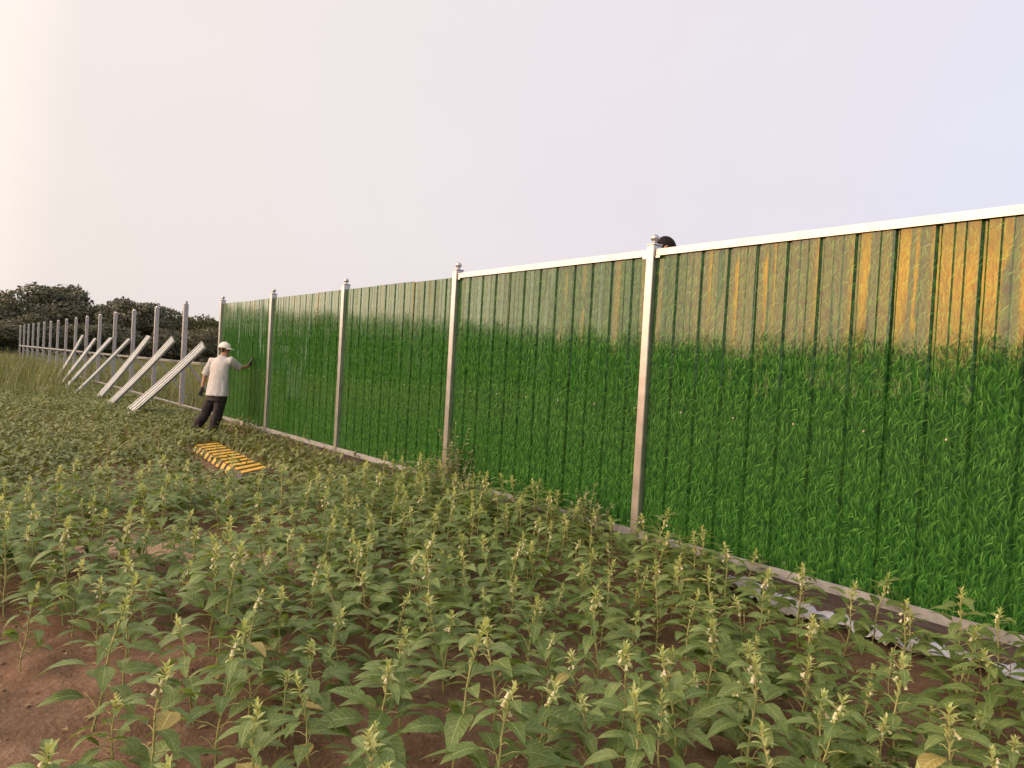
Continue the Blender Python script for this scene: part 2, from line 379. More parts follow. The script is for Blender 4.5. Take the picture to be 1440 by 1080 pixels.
def panel_mesh(x0, nrib, top, phase):
    # cross-section along x: flats with two faint creases, narrow grooves between them
    xs = []; ys = []; amp = []
    for i in range(nrib):
        a = x0+i*PITCHR
        g = .017 if i else .019
        xs += [a, a+.015, a+.027, a+.042]; ys += [0, g, g, 0]; amp += [.0, 0, 0, .0]
        for q in (.105, .111, .117, .168, .174, .180):
            xs.append(a+.042+(q-.042)*1.0); ys.append(.0028 if q in (.111, .174) else 0); amp.append(1.0)
        xs.append(a+PITCHR-.004); ys.append(0); amp.append(.3)
    xs.append(xs[-1]+.014); ys.append(.006); amp.append(0)
    nz_ = 14; zz = np.linspace(RAIL_Z-.01, top, nz_)
    V = []; F_ = []
    off = [[0]*len(xs) for _ in range(nz_)]
    ph = [[prng.uniform(-1, 1) for _ in range(5)] for _ in xs]
    sheet = [prng.uniform(-1, 1) for _ in range(4)]
    for r_ in range(nz_):
        zn = r_/(nz_-1)
        for j in range(len(xs)):
            w = .0013*ph[j][0]+.0008*ph[j][1]*math.sin(zn*4+ph[j][2]*3)+.0005*ph[j][3]*math.sin(zn*11+ph[j][4]*3)
            big = .0022*sheet[0]*math.sin(zn*5+sheet[1]*3)+.0016*math.sin((xs[j]*3.1+sheet[2]*3)+zn*3)+.0006*math.sin(zn*17+sheet[3]*6+xs[j]*9)
            V.append((xs[j], ys[j]-.014+w*amp[j]*1.0+big, zz[r_]))
    n = len(xs)
    for r_ in range(nz_-1):
        for j in range(n-1):
            a = r_*n+j; F_.append((a, a+1, a+n+1, a+n))
    me = np_mesh('panel', V, F_, None, None, [M['print']]); me.set_sharp_from_angle(angle=R(16)); return me
screw_bm = bmesh.new(); bmesh.ops.create_cone(screw_bm, cap_ends=True, segments=6, radius1=.009, radius2=.006, depth=.008, matrix=Matrix.Rotation(R(90), 4, 'X'))
SCREW = bm_mesh('screw', screw_bm, M['cap'])
for k in range(-2, 4):
    xl = -(k+1)*BAY
    for j in range(3):
        railed = k <= 0
        top = TOP_Z-.012 if railed else TOP_Z-.028-prng.uniform(0, .014)
        pan = link('panel', panel_mesh(xl+j*1.0+.004, 4, top, j), fence)
        pan.location = (0, -.0035*(j % 2), 0)
        for q in (1, 3):
            for zz in ((RAIL_Z+.05, 1.27) if (j+q) % 3 else (1.27,)):
                s_ = link('screw', SCREW, pan); s_.location = (xl+j+q*PITCHR+.145, -.017, zz)
    if k <= 0:
        bm = bmesh.new(); x0, x1 = xl+.047, xl+BAY-.047
        box(bm, x0, x1, -.040, -.030, TOP_Z-.055, TOP_Z, 0); box(bm, x0, x1, -.030, .012, TOP_Z-.008, TOP_Z-.0005, 0); box(bm, x0, x1, .012, .02, TOP_Z-.055, TOP_Z, 0)
        link('top_rail', bm_mesh('top_rail', bm, M['rail_white']), fence)
        bm = bmesh.new(); box(bm, .002, .05, -.045, -.0405, -.075, -.055, .001); 
        for sgn in (0, 1):
            br = link('bracket', bm_mesh('bracket', bm.copy(), M['galv']), fence); br.location = (x0 if sgn == 0 else x1-.052, 0, TOP_Z)
        bm.free()
    bm = bmesh.new(); x0, x1 = xl+.047, xl+BAY-.047
    box(bm, x0, x1, -.046, -.034, RAIL_Z-.062, RAIL_Z, 0); box(bm, x0, x1, -.034, .03, RAIL_Z-.062, RAIL_Z-.054, 0)
    box(bm, x0, x1, -.034, -.030, RAIL_Z-.008, RAIL_Z+.003, 0)
    link('bottom_rail', bm_mesh('bottom_rail', bm, M['rail_grey']), fence)
    bm = bmesh.new(); box(bm, x0, x1, .045, .085, 1.25, 1.29, .003); link('middle_rail', bm_mesh('middle_rail', bm, M['galv_old']), fence)

# ------------------------------------------------------------------ bare frame waiting for its panels
frame = empty('fence_frame', FP(-5*BAY, 0, 0), FROT)
tag(frame, 'bare galvanised fence frame without panels running off to the trees on the left', 'fence frame')
def bare_post():
    bm = bmesh.new(); w = .055
    box(bm, -w, w, -.05, -.045, -.1, POST_Z+.03, 0)               # open channel post: web and two flanges
    box(bm, -w, -w+.006, -.045, .05, -.1, POST_Z+.03, 0); box(bm, w-.006, w, -.045, .05, -.1, POST_Z+.03, 0)
    box(bm, -.09, .09, -.1, .1, -.03, .012, .003)
    return bm_mesh('post', bm, M['galv_old'])
def lid():
    bm = bmesh.new(); box(bm, -.06, .06, -.056, .056, 0, .014, .003); lathe(bm, [(.04, .012), (.042, .03), (.032, .048), (.012, .056)], 10)
    return bm_mesh('cap', bm, M['cap'], True, 40)
BP, LM = bare_post(), lid()
for k in range(16):
    p_ = link('post', BP, frame); p_.location = (-k*BAY, 0, 0)
    if k: c_ = link('cap', LM, p_); c_.location = (0, 0, POST_Z+.03)
    else:
        bm = bmesh.new(); box(bm, .012, .02, -.02, .03, -.02, .07, .002); box(bm, -.05, -.01, -.02, .03, -.001, .012, .002)
        c_ = link('bracket', bm_mesh('bracket', bm, M['galv_old']), p_); c_.location = (0.02, 0, POST_Z+.03)
    s_ = link('stay', SM, frame); s_.location = (-k*BAY, .0, 0)
    bm = bmesh.new(); box(bm, .06, BAY-.06, -.03, .02, 1.24, 1.30, .004)
    q = link('middle_rail', bm_mesh('middle_rail', bm, M['galv']), frame); q.location = (-k*BAY, 0, 0)
    bm = bmesh.new(); box(bm, .06, BAY-.06, -.04, .03, RAIL_Z-.05, RAIL_Z, .004)
    q = link('bottom_rail', bm_mesh('bottom_rail', bm, M['galv']), frame); q.location = (-k*BAY, 0, 0)

# ------------------------------------------------------------------ loose sheets leaning on the bare frame
def sheet_mat():
    mm, t, b = mat('pale_sheet_back'); p = pos(t)
    L(t, ramp(t, noise(t, p, 5, 4), [(.3, (.30, .325, .32)), (.7, (.42, .44, .44))]), b.inputs['Base Color'])
    b.inputs['Roughness'].default_value = .35; b.inputs['Metallic'].default_value = .25; return mm
M['sheet'] = sheet_mat()
def sheet_mesh(width, length, seed):
    rr = random.Random(seed); xs, ys = [], []; nr = 3; pw = width/nr
    for i in range(nr):
        a = -width/2+i*pw
        xs += [a, a+pw*.28, a+pw*.36, a+pw*.64, a+pw*.72]; ys += [0, 0, -.06, -.06, 0]
    xs.append(width/2); ys.append(0)
    nl = 8; V = []; n = len(xs); tw = rr.uniform(-.02, .02); bow = rr.uniform(.0, .03)
    for thick in (0, -.004):
        for r_ in range(nl+1):
            l = r_/nl
            for x, y in zip(xs, ys): V.append((x, l*length, y+thick-bow*4*l*(1-l)+tw*x*(l-.5)*2))
    F_ = []; o2 = n*(nl+1)
    for r_ in range(nl):
        for j in range(n-1):
            a = r_*n+j; F_.append((a, a+1, a+n+1, a+n)); F_.append((a+o2, a+o2+n, a+o2+n+1, a+o2+1))
        for j in (0, n-1):
            a = r_*n+j; F_.append((a, a+n, a+n+o2, a+o2))
    for j in range(n-1):
        for r_ in (0, nl):
            a = r_*n+j; F_.append((a, a+o2, a+o2+1, a+1))
    me = np_mesh('corrugated_sheet', V, F_, None, None, [M['sheet']]); me.set_sharp_from_angle(angle=R(15)); return me
# each: middle of top edge (px,py), middle of bottom edge, place along the frame
sheets = [((285.5, 484), (180.5, 578), 'first and nearest pale corrugated sheet leaning on the bare frame, closest to the worker'),
          ((242.6, 476), (158, 562), 'second pale corrugated sheet from the worker, leaning on the bare frame'),
          ((209, 472), (139, 556), 'third pale sheet from the worker, leaning low and wide on the bare frame'),
          ((181.5, 476), (107, 550), 'fourth pale sheet from the worker, thin looking and steeply turned on the frame'),
          ((156, 474.5), (95, 541), 'fifth pale sheet from the worker, with dark gap under its edge'),
          ((133.6, 475.5), (100, 519), 'sixth pale sheet from the worker, leaning in front of the weeds'),
          ((116, 471), (86, 520), 'farthest and steepest pale corrugated sheet leaning on the bare frame, seventh from the worker')]
ref = Vector((0, 0, CAMZ)); nrm = Vector((cz, sz, 0))
for i, (tp, bt, lb) in enumerate(sheets):
    r = ray(*tp); yoff = -.06                                     # top edge rests on the middle rail
    s_ = (D+yoff)/r.dot(nrm); P1 = ref+r*s_
    fx1, _ = fcoord(P1.x, P1.y); best = None
    for n_ in np.linspace(.5, 3.2, 55):
        for dx in np.linspace(-.6, .6, 13):
            q = FP(fx1+dx, -.06-n_, .03); ppx, ppy, _ = project(q)
            # the foot may sit lower, hidden in the weeds, but on the drawn line
            lx, ly = bt[0]-tp[0], bt[1]-tp[1]; ll = math.hypot(lx, ly)
            off = abs((ppx-tp[0])*ly-(ppy-tp[1])*lx)/ll; al = ((ppx-tp[0])*lx+(ppy-tp[1])*ly)/ll
            e_ = off*3+abs(al-ll*1.06)+abs(dx)*6
            if best is None or e_ < best[0]: best = (e_, q, n_, dx)
    g = best[1]
    o = link('corrugated_sheet', sheet_mesh((.72, .64, .66, .40, .60, .58, .56)[i], (g-P1).length, i))
    yv = (P1-g).normalized(); xv = (Vector((sz, -cz, 0))-yv*yv.dot(Vector((sz, -cz, 0)))).normalized(); zv = xv.cross(yv)
    mw = Matrix((xv, yv, zv)).transposed().to_4x4(); mw.translation = g; o.matrix_world = mw
    tag(o, lb, 'metal sheet', 'loose corrugated sheets leaning on the bare frame')

# ------------------------------------------------------------------ trees
def crown_pts(rr, n, shape):
    P = []
    blobs = []
    for i in range(shape['blobs']):
        a = rr.uniform(0, 6.283); q = math.sqrt(rr.uniform(0, 1))*.72
        h = rr.uniform(.12, .84); lim = math.sin(min(1, max(0.05, (h-.05)/.95))*math.pi*.82)**.6
        blobs.append((math.cos(a)*q*lim, math.sin(a)*q*lim, h, rr.uniform(.22, .36)))
    blobs.append((0, 0, .82, .3)); blobs.append((.1, 0, .5, .4))
    return blobs
def tree_meshes(seed, nleaf, leaf, mat_, trunk_h=.25):
    # unit tree: height 1, crown radius ~.42
    rr = random.Random(seed); rg = np.random.default_rng(seed)
    blobs = crown_pts(rr, nleaf, {'blobs': 15})
    b = np.array(blobs); k = rg.integers(0, len(b), nleaf)
    d = rg.normal(size=(nleaf, 3)); d /= np.linalg.norm(d, axis=1)[:, None]
    rad = b[k, 3]*(.62+.42*rg.random(nleaf)**.6+.22*(rg.random(nleaf) < .12))
    C = np.stack([b[k, 0]*.42+d[:, 0]*rad*.62, b[k, 1]*.42+d[:, 1]*rad*.62, b[k, 2]*.98+d[:, 2]*rad*.42], 1)
    keep = C[:, 2] > trunk_h*.2; C = C[keep]; d = d[keep]; n = len(C)
    nr = d+rg.normal(size=(n, 3))*.55; nr /= np.linalg.norm(nr, axis=1)[:, None]
    a = np.cross(nr, rg.normal(size=(n, 3))); a /= np.linalg.norm(a, axis=1)[:, None]; c = np.cross(nr, a)
    s_ = leaf*(.6+.8*rg.random(n))[:, None]
    V = np.stack([C-a*s_, C-c*s_*.55+nr*s_*.2, C+a*s_, C+c*s_*.55+nr*s_*.2], 1).reshape(-1, 3)
    F_ = np.arange(4*n).reshape(-1, 4)
    crown = np_mesh('crown', V, F_, None, None, [mat_], False)
    acc = Acc()
    acc.add(*tube_np([(0, 0, -.02), (.008, .004, .2), (.0, .0, .5), (.0, 0, .8)], [.028, .022, .014, .005], 7))
    for bx, by, bz, br in blobs[:9]:
        acc.add(*tube_np([(0, 0, rr.uniform(.15, .35)), (bx*.2, by*.2, bz*.62), (bx*.42, by*.42, bz*.95)], [.012, .008, .003], 5))
    return crown, acc.mesh('trunk', [M['bark']])
TV = [tree_meshes(s_, 7500, .024, M['tree_leaf']) for s_ in (1, 2, 3)]+[tree_meshes(9, 7500, .022, M['tree_leaf_green'])]
def tree(px, ptop, Z, wpx, var, label, rz=0.0, group='dark trees beyond the bare fence frame'):
    top = at_depth(px, ptop, Z); h = top.z+.1
    o = empty('tree', (top.x, top.y, -.1), rz)
    cr_, tk = TV[var]; w = (wpx*Z/FPX)/.66
    for nm, me in (('crown', cr_), ('trunk', tk)):
        c = link(nm, me, o); c.scale = (w, w, h*1.0) if nm == 'crown' else (h*.7, h*.7, h)
    return tag(o, label, 'tree', group)
trees = [(-28, 398, 78, 75, 0, 'dark tree cut by the left edge of the picture', .3),
         (22, 401, 74, 58, 1, 'dark tree with a ragged thin top at the far left, left of the tallest tree', 1.2),
         (72, 396, 82, 84, 2, 'broad tall dark tree at the left, twin of the tallest crown', 2.2),
         (104, 394, 86, 62, 0, 'tallest dark tree, its right side falling away to the gap of sky', 4.0),
         (143, 426, 90, 56, 1, 'low dark tree just right of the tallest tree', 5.1),
         (178, 414, 84, 64, 2, 'rounded dark tree in the middle of the row beyond the frame', .8),
         (213, 420, 86, 62, 0, 'dark tree right of the rounded one, behind the third bare post', 2.9),
         (243, 430, 92, 54, 1, 'lower dark tree behind the nearest bare post', 3.7),
         (285, 438, 88, 66, 3, 'greener tree nearest the printed fence, above the worker', 1.0),
         (330, 447, 90, 60, 3, 'greener tree half hidden behind the end of the printed fence', 3.0),
         (48, 436, 68, 60, 1, 'low dark tree in front of the broad tall ones at left', 4.4),
         (122, 452, 72, 50, 0, 'small dark tree in front, below the gap of sky', 5.5),
         (160, 452, 74, 52, 2, 'small dark tree in front of the rounded one', 1.9),
         (232, 458, 76, 56, 1, 'small dark tree low behind the second bare post', 2.5),
         (268, 462, 78, 50, 0, 'small dark tree low beside the greener tree', 3.3),
         (128, 430, 88, 46, 2, 'dark tree filling the dip between the tallest tree and the next', 2.7),
         (160, 421, 93, 46, 0, 'dark tree tucked behind the rounded one, slightly lower', 5.9),
         (262, 440, 94, 46, 2, 'dark tree between the nearest bare post and the greener trees', .6),
         (300, 456, 74, 50, 1, 'small dark tree low behind the worker', 4.8),
         (6, 450, 66, 60, 2, 'low bushy dark tree at the left edge under the tall ones', .2)]
for px, pt, Z, w, v_, lb, rz in trees: tree(px, pt, Z, w, v_, lb, rz)
# wood at the field's other side: what the glossy panels mirror
acc = Acc(); wr = random.Random(5)
for i in range(64):
    az = R(-44-i*2.15+wr.uniform(-.8, .8)); dist = 74+wr.uniform(-9, 14); h = dist*math.tan(R(wr.uniform(3.7, 4.5)+(.35 if i > 24 else 0)))+CAMZ; w = wr.uniform(6.5, 9.5)
    me = TV[i % 4][0]; n = len(me.vertices); co = np.empty(n*3, np.float32); me.vertices.foreach_get('co', co); co = co.reshape(-1, 4, 3)[::2].reshape(-1, 3)
    a = wr.uniform(0, 6); ca, sa = math.cos(a), math.sin(a)
    V = np.stack([(co[:, 0]*ca-co[:, 1]*sa)*w+math.sin(az)*dist, (co[:, 0]*sa+co[:, 1]*ca)*w+math.cos(az)*dist, (co[:, 2]-.13)*1.13*h], 1)
    F_ = np.arange(len(V)).reshape(-1, 4); acc.add(V, F_, np.zeros((len(V), 2)))
wood = link('wood', acc.mesh('wood', [M['tree_leaf']], False)); tag(wood, 'dark wood across the field, seen only mirrored in the panels', 'wood', kind='stuff')

# ------------------------------------------------------------------ sesame plants
def leaf_template(nl=6, wmax=.19, droop=.42, fold=.30, seed=0):
    rr = random.Random(seed); V, U = [], []; side = rr.uniform(-.06, .06)
    for i in range(nl+1):
        x = i/nl
        w = wmax*(math.sin(math.pi*min(1, x**.72))**.85)*(1+.10*math.sin(i*2.4+seed)) if 0 < i < nl else .004
        zc = .10*math.sin(math.pi*x*.6)-droop*x*x; yc = side*x*x
        for q in (-1, 0, 1):
            V.append((x*(1-.12*droop*x), yc+q*w, zc+abs(q)*w*fold+(.02*math.sin(i*1.9+q*2+seed) if q else 0)*w*4)); U.append((x, .5+.5*q))
    F_ = []
    for i in range(nl):
        for j in range(2): a = i*3+j; F_.append((a, a+1, a+4, a+3))
    return np.array(V), np.array(F_), np.array(U)
LT = [leaf_template(6, .205, .28, .24, 1), leaf_template(6, .245, .36, .18, 2), leaf_template(6, .165, .20, .3, 3), leaf_template(6, .215, .5, .2, 4)]
LEAFM = [np_mesh('leaf', v, f, u, None, [M['sesame_leaf']]) for v, f, u in LT]
YLEAF = np_mesh('leaf', *LT[1], None, [M['yellow_leaf']])
BLT = leaf_template(3, .17, .15, .3, 5)
def bell():
    prof = [(.15, 0), (.26, .22), (.28, .55), (.36, .85), (.46, 1.0)]; seg = 6; V, U = [], []
    for r_, z in prof:
        for i in range(seg): V.append((r_*math.cos(i*math.pi/3), r_*math.sin(i*math.pi/3), -z)); U.append((i/6, z))
    F_ = [(a*seg+i, a*seg+(i+1) % seg, (a+1)*seg+(i+1) % seg, (a+1)*seg+i) for a in range(4) for i in range(seg)]
    return np.array(V), np.array(F_), np.array(U)
BELL = bell(); BELLM = np_mesh('flower', *BELL, None, [M['flower']])
def xf(V, mtx): 
    A = np.array(mtx); return V@A[:3, :3].T+A[:3, 3]
def trs(loc, e, s_): return Matrix.LocRotScale(Vector(loc), Euler(e), Vector((s_, s_, s_)))
class Arche: pass
ARCH = []
for a_ in range(9):
    rr = random.Random(100+a_); A = Arche(); h = rr.uniform(.40, .56); A.h = h
    lean = (rr.uniform(-.05, .05), rr.uniform(-.05, .05)); acc = Acc(); fol = Acc(); tip = Acc(); fl = Acc()
    P = lambda z: np.array([lean[0]*(z/h)**2+.006*math.sin(z*19+a_), lean[1]*(z/h)**2+.006*math.cos(z*17+a_), z])
    acc.add(*tube_np([P(z) for z in np.linspace(-.04, h*.97, 9)], np.linspace(.0062, .003, 9), 5))
    A.leaves = []; A.flowers = []
    n = rr.randint(10, 12); ang = rr.uniform(0, 6.28)
    for i in range(n):
        f = i/(n-1); z = h*(.14+.77*f); ang += math.pi/2+rr.uniform(-.4, .4)
        for s_ in (0, math.pi):
            if rr.random() < .10 and i: continue
            an = ang+s_+rr.uniform(-.25, .25); pl = (.105-.075*f)*rr.uniform(.7, 1.2); up = rr.uniform(.35, .85)
            b0 = P(z); dr = np.array([math.cos(an)*math.cos(up), math.sin(an)*math.cos(up), math.sin(up)])
            b1 = b0+dr*pl*.6; b2 = b0+dr*pl+np.array([0, 0, -.012])
            acc.add(*tube_np([b0, b1, b2], [.0026, .0022, .0018], 4))
            if i == 0 and rr.random() < .45: continue                      # leaf gone, bare petiole left
            ll = (.205-.115*f**1.6)*rr.uniform(.8, 1.2); t_ = rr.randrange(4)
            mt = trs(b2, (rr.uniform(-.25, .25), rr.uniform(-.45, .12), an+rr.uniform(-.2, .2)), ll)
            A.leaves.append((t_, mt)); fol.add(xf(LT[t_][0], mt), LT[t_][1], LT[t_][2])
    nt_ = rr.randint(12, 17)                                            # narrow young leaves of the spike
    for i in range(nt_):
        f = i/nt_; z = h*(.86+.15*f); an = i*2.4+rr.uniform(-.3, .3); ll = (.056-.030*f)*rr.uniform(.8, 1.25)
        tip.add(xf(BLT[0], trs(P(z), (0, -rr.uniform(-.1, .65)-.75*f, an), ll)), BLT[1], BLT[2])
    for i in range(rr.randint(5, 7)):                                      # seed pods and buds along the stem
        z = h*rr.uniform(.70, .88); an = rr.uniform(0, 6.28); b0 = P(z); dd = np.array([math.cos(an)*.5, math.sin(an)*.5, .85])
        tip.add(*tube_np([b0, b0+dd*.018, b0+dd*.03], [.004, .006, .001], 5))
    for i in range(rr.choice([0, 1, 2, 3, 4, 6])):
        z = h*rr.uniform(.80, .96); an = rr.uniform(0, 6.28)
        loc = P(z)+np.array([math.cos(an)*.016, math.sin(an)*.016, 0]); mt = trs(loc, (rr.uniform(-.2, .2), -rr.uniform(.25, .8), an), rr.uniform(.018, .026))
        A.flowers.append(mt); fl.add(xf(BELL[0], mt), BELL[1], BELL[2])
    A.accs = (acc, fol, tip, fl)
    A.stem = acc.mesh('stem', [M['sesame_stem']]); A.fol = fol.mesh('foliage', [M['sesame_leaf']]); A.tip = tip.mesh('flower_spike', [M['sesame_tip']])
    A.fl = fl.mesh('flowers', [M['flower']]) if fl.n else None; ARCH.append(A)
def field_ok(x, y, px, py):
    fx, fy = fcoord(x, y)
    if fy > -.14 or y < 1.0: return 0
    lim = 690 if px > 560 else (690+(560-px)*.2 if px > 410 else 722)      # where the low weeds begin
    if px > 690: lim = 600
    if py < lim: return 0
    d = 1.0
    if px < 120 and py > 860+(px*.6): d = .10                              # bare soil in the lower left corner
    if 80 < px < 430 and 752 < py < 800: d = .10                           # sandy furrow
    if 540 < px < 720 and py > 1000: d = .6
    if py < lim+35: d *= .65
    return d
cand = RNG.uniform([-7.5, 1.2], [8.5, 10.8], (14000, 2)); pts = []; grid = {}
X_, Y_, _ = project(np.column_stack([cand, np.zeros(len(cand))])) if False else (None, None, None)
for x, y in cand:
    px, py, f = project(np.array([x, y, 0.0]))
    if f < .9 or px < -120 or px > 1560 or py > 1330: continue
    d = field_ok(x, y, px, py)
    if d <= 0 or RNG.random() > d: continue
    md = .215 if y < 4.0 else (.20 if y < 5.2 else .175)
    key = (int(x//.3), int(y//.3)); ok = True
    for i in (-1, 0, 1):
        for j in (-1, 0, 1):
            for q in grid.get((key[0]+i, key[1]+j), ()):
                if (q[0]-x)**2+(q[1]-y)**2 < md*md: ok = False; break
    if ok: grid.setdefault(key, []).append((x, y)); pts.append((x, y, f))
pts.sort(key=lambda q: q[2])
print('sesame plants', len(pts))
NEAR, IND = 150, 300
stuff = Acc()
fr = random.Random(3)
for i, (x, y, f) in enumerate(pts):
    A = ARCH[fr.randrange(len(ARCH))]; rz = fr.uniform(0, 6.28); s_ = fr.choice([fr.uniform(.55, .8), fr.uniform(.75, 1.0), fr.uniform(.85, 1.08)]); z = float(gz(x, y))
    if i >= IND:
        mt = trs((x, y, z), (0, 0, rz), s_)
        for mi, a in enumerate(A.accs):
            if not a.n: continue
            stuff.add(xf(np.concatenate(a.V), mt), np.concatenate(a.F), np.concatenate(a.U), mi)
        continue
    o = empty('sesame_plant', (x, y, z), rz); o.scale = (s_, s_, s_); o.rotation_euler = (fr.uniform(-.14, .14), fr.uniform(-.14, .14), rz)
    nf = len(A.flowers); px, py, _ = project((x, y, z))
    fx, fy = fcoord(x, y)
    size = 'tall' if A.h*s_ > .56 else ('short' if A.h*s_ < .46 else 'mid-sized')
    fw = 'no open flowers' if nf == 0 else ('few white flowers' if nf <= 2 else 'many white flowers')
    row = 'front' if f < 2.9 else ('second' if f < 3.6 else ('third' if f < 4.3 else ('fourth' if f < 5.2 else 'back')))
    side = 'beside the fence foot' if fy > -1.0 else ('far left' if px < 250 else ('left of centre' if px < 560 else ('in the middle' if px < 830 else ('right of centre' if px < 1120 else 'far right'))))
    tag(o, '%s sesame plant with %s, %s part of the crop, %s' % (size, fw, row, side), 'plant', 'sesame plants in the field')
    link('stem', A.stem, o); link('flower_spike', A.tip, o)
    if i < NEAR:
        for t_, mt in A.leaves:
            l_ = link('leaf', YLEAF if fr.random() < .008 else LEAFM[t_], o); l_.matrix_basis = mt @ Euler((fr.uniform(-.25, .25), fr.uniform(-.15, .2), fr.uniform(-.2, .2))).to_matrix().to_4x4()
        for mt in A.flowers:
            l_ = link('flower', BELLM, o); l_.matrix_basis = mt
    else:
        link('foliage', A.fol, o)['kind'] = 'stuff'
        if A.flowers: link('flowers', A.fl, o)['kind'] = 'stuff'
if stuff.n:
    o = link('sesame_crop', stuff.mesh('sesame_crop', [M['sesame_stem'], M['sesame_leaf'], M['sesame_tip'], M['flower']]))
    tag(o, 'rest of the sesame crop growing thick towards the fence', 'crop', kind='stuff')

# ------------------------------------------------------------------ ground cover
A_, B_, C_, D_ = ground_pt(277, 626, .075), ground_pt(306, 624, .075), ground_pt(381, 661, .075), ground_pt(344, 668, .075)
rh = ray(355, 510); hp = ref+rh*((D-.055)/rh.dot(nrm)); ZH = project(hp)[2]
G1, G2 = at_depth(296, 610, ZH-.52), at_depth(272, 603, ZH-.38)
def scatter(name, n, region, tmpl, size, mat_, label, cat, tilt=.5, hgt=(0, .1), dens=None, seed=0):
    rg = np.random.default_rng(seed)
    x = rg.uniform(region[0], region[1], n); y = rg.uniform(region[2], region[3], n)
    fx, fy = fcoord(x, y); px, py, f = project(np.stack([x, y, np.zeros(n)], 1))
    k = (f > .8) & (px > -250) & (px < 1700)
    if dens is not None: k &= rg.random(n) < dens(x, y, fx, fy, px, py)
    x, y = x[k], y[k]; n = len(x); z = gz(x, y)+rg.uniform(hgt[0], hgt[1], n)
    a = rg.uniform(0, 6.283, n); b = rg.normal(0, tilt, n); s_ = rg.uniform(size[0], size[1], n)
    T, TF, TU = tmpl; m_ = len(T)
    ca, sa, cb, sb = (q[:, None] for q in (np.cos(a), np.sin(a), np.cos(b), np.sin(b)))
    X = (T[None, :, 0]*cb+T[None, :, 2]*sb)*s_[:, None]; Z = (-T[None, :, 0]*sb+T[None, :, 2]*cb)*s_[:, None]; Y = T[None, :, 1]*s_[:, None]
    V = np.stack([X*ca-Y*sa+x[:, None], X*sa+Y*ca+y[:, None], Z+z[:, None]], -1).reshape(-1, 3)
    F_ = (TF[None]+(np.arange(n)*m_)[:, None, None]).reshape(-1, TF.shape[1])
    o = link(name, np_mesh(name, V, F_, np.tile(TU, (n, 1)), None, [mat_])); tag(o, label, cat, kind='stuff'); print(name, n); return o
WL = leaf_template(2, .28, .35, .25, 8)
def weeds_d(x, y, fx, fy, px, py):
    lim = np.where(px > 560, 690, 700+(560-px)*.06)
    trod = np.clip(np.hypot(x-G1.x, y-G1.y)/.55-.3, 0, 1)
    hx, hy = (A_.x+D_.x)/2, (A_.y+D_.y)/2; ax_, ay_ = D_.x-A_.x, D_.y-A_.y; la = math.hypot(ax_, ay_)
    al = ((x-hx)*ax_+(y-hy)*ay_)/la; ac_ = np.abs((x-hx-.1)*ay_-(y-hy)*ax_)/la
    trod = trod*np.where((np.abs(al) < la*.5+.15) & (ac_ < .42), .12, 1)
    patch = trod*np.clip(vnoise(x, y, .55, 8)*1.6+.1, 0, 1)
    d = trod*np.where(py < lim, 1.0, np.where((fy > -.7) & (fx < 3.5), .6, 0.12))*np.where(fy < -.03, 1, 0)*(.35+.65*patch)
    return d
def furrow(px, py): return (px > 60) & (px < 440) & (py > 752) & (py < 800)
scatter('low_weeds', 210000, (-16, 4, 7.0, 30), WL, (.07, .15), M['low_weed'], 'low creeping weeds covering the field in front of the frame', 'weeds', .45, (.0, .20), weeds_d, 1)
scatter('soil_litter', 5000, (-5, 6, 1.2, 9), WL, (.02, .05), M['dry_grass'], 'dry leaf bits and seedlings on the red soil', 'litter', .35, (.0, .015), lambda x, y, fx, fy, px, py: np.where(fy < -.05, .5, 0), 2)
def blade(bend=.35, w=.03):
    V = [(-.0, -w, 0), (0, w, 0), (bend*.25, -w*.8, .45), (bend*.25, w*.8, .45), (bend, -w*.12, .95), (bend, w*.12, .95)]
    return np.array(V), np.array([(0, 1, 3, 2), (2, 3, 5, 4)]), np.array([(0, 0), (1, 0), (0, .5), (1, .5), (0, 1), (1, 1)])
BL = blade()
bmc = bmesh.new(); bmesh.ops.create_icosphere(bmc, subdivisions=1, radius=.5)
CT = (np.array([tuple(v.co) for v in bmc.verts]), np.array([[v.index for v in f.verts] for f in bmc.faces]), None); bmc.free()
CT = (CT[0]*np.array([1, .8, .6])*(1+.25*np.sin(np.arange(len(CT[0]))*2.3))[:, None], CT[1], CT[0][:, :2])
scatter('soil_clods', 9000, (-5, 6, 1.2, 8.5), CT, (.006, .032), M['soil'], 'clods of dry red soil between the plants', 'soil', .6, (-.009, .002), lambda x, y, fx, fy, px, py: np.where(fy < -.05, vnoise(x, y, 1.1, 12), 0), 12)
# meadow beyond and around the bare frame
scatter('meadow_grass', 90000, (-62, 2, 17, 78), blade(.4, .035), (.35, .75), M['meadow'], 'yellow green meadow grass around and beyond the bare frame', 'grass', .3, (-.02, .0),
        lambda x, y, fx, fy, px, py: np.where(((fy > .2) | (fx < -27)) & (fx < -9), 1.0, 0)*np.where(px < 460, 1, 0), 3)
scatter('tall_grass', 4500, (-30, -8, 17, 40), blade(.30, .013), (.8, 1.35), M['meadow'], 'tall wispy grass at the left edge before the bare posts', 'grass', .16, (-.02, .0),
        lambda x, y, fx, fy, px, py: np.where((fy < -1.2) & (px < 95+20*vnoise(x, y, 1, 3)) & (y > 19), 1.0, 0), 4)
scatter('field_grass', 9000, (-16, 3, 8, 24), blade(.5, .02), (.2, .5), M['low_weed'], 'thin grass stems standing among the low weeds', 'grass', .35, (-.02, .0),
        lambda x, y, fx, fy, px, py: np.where((fy < -.1) & (py < 665), .5, 0), 5)
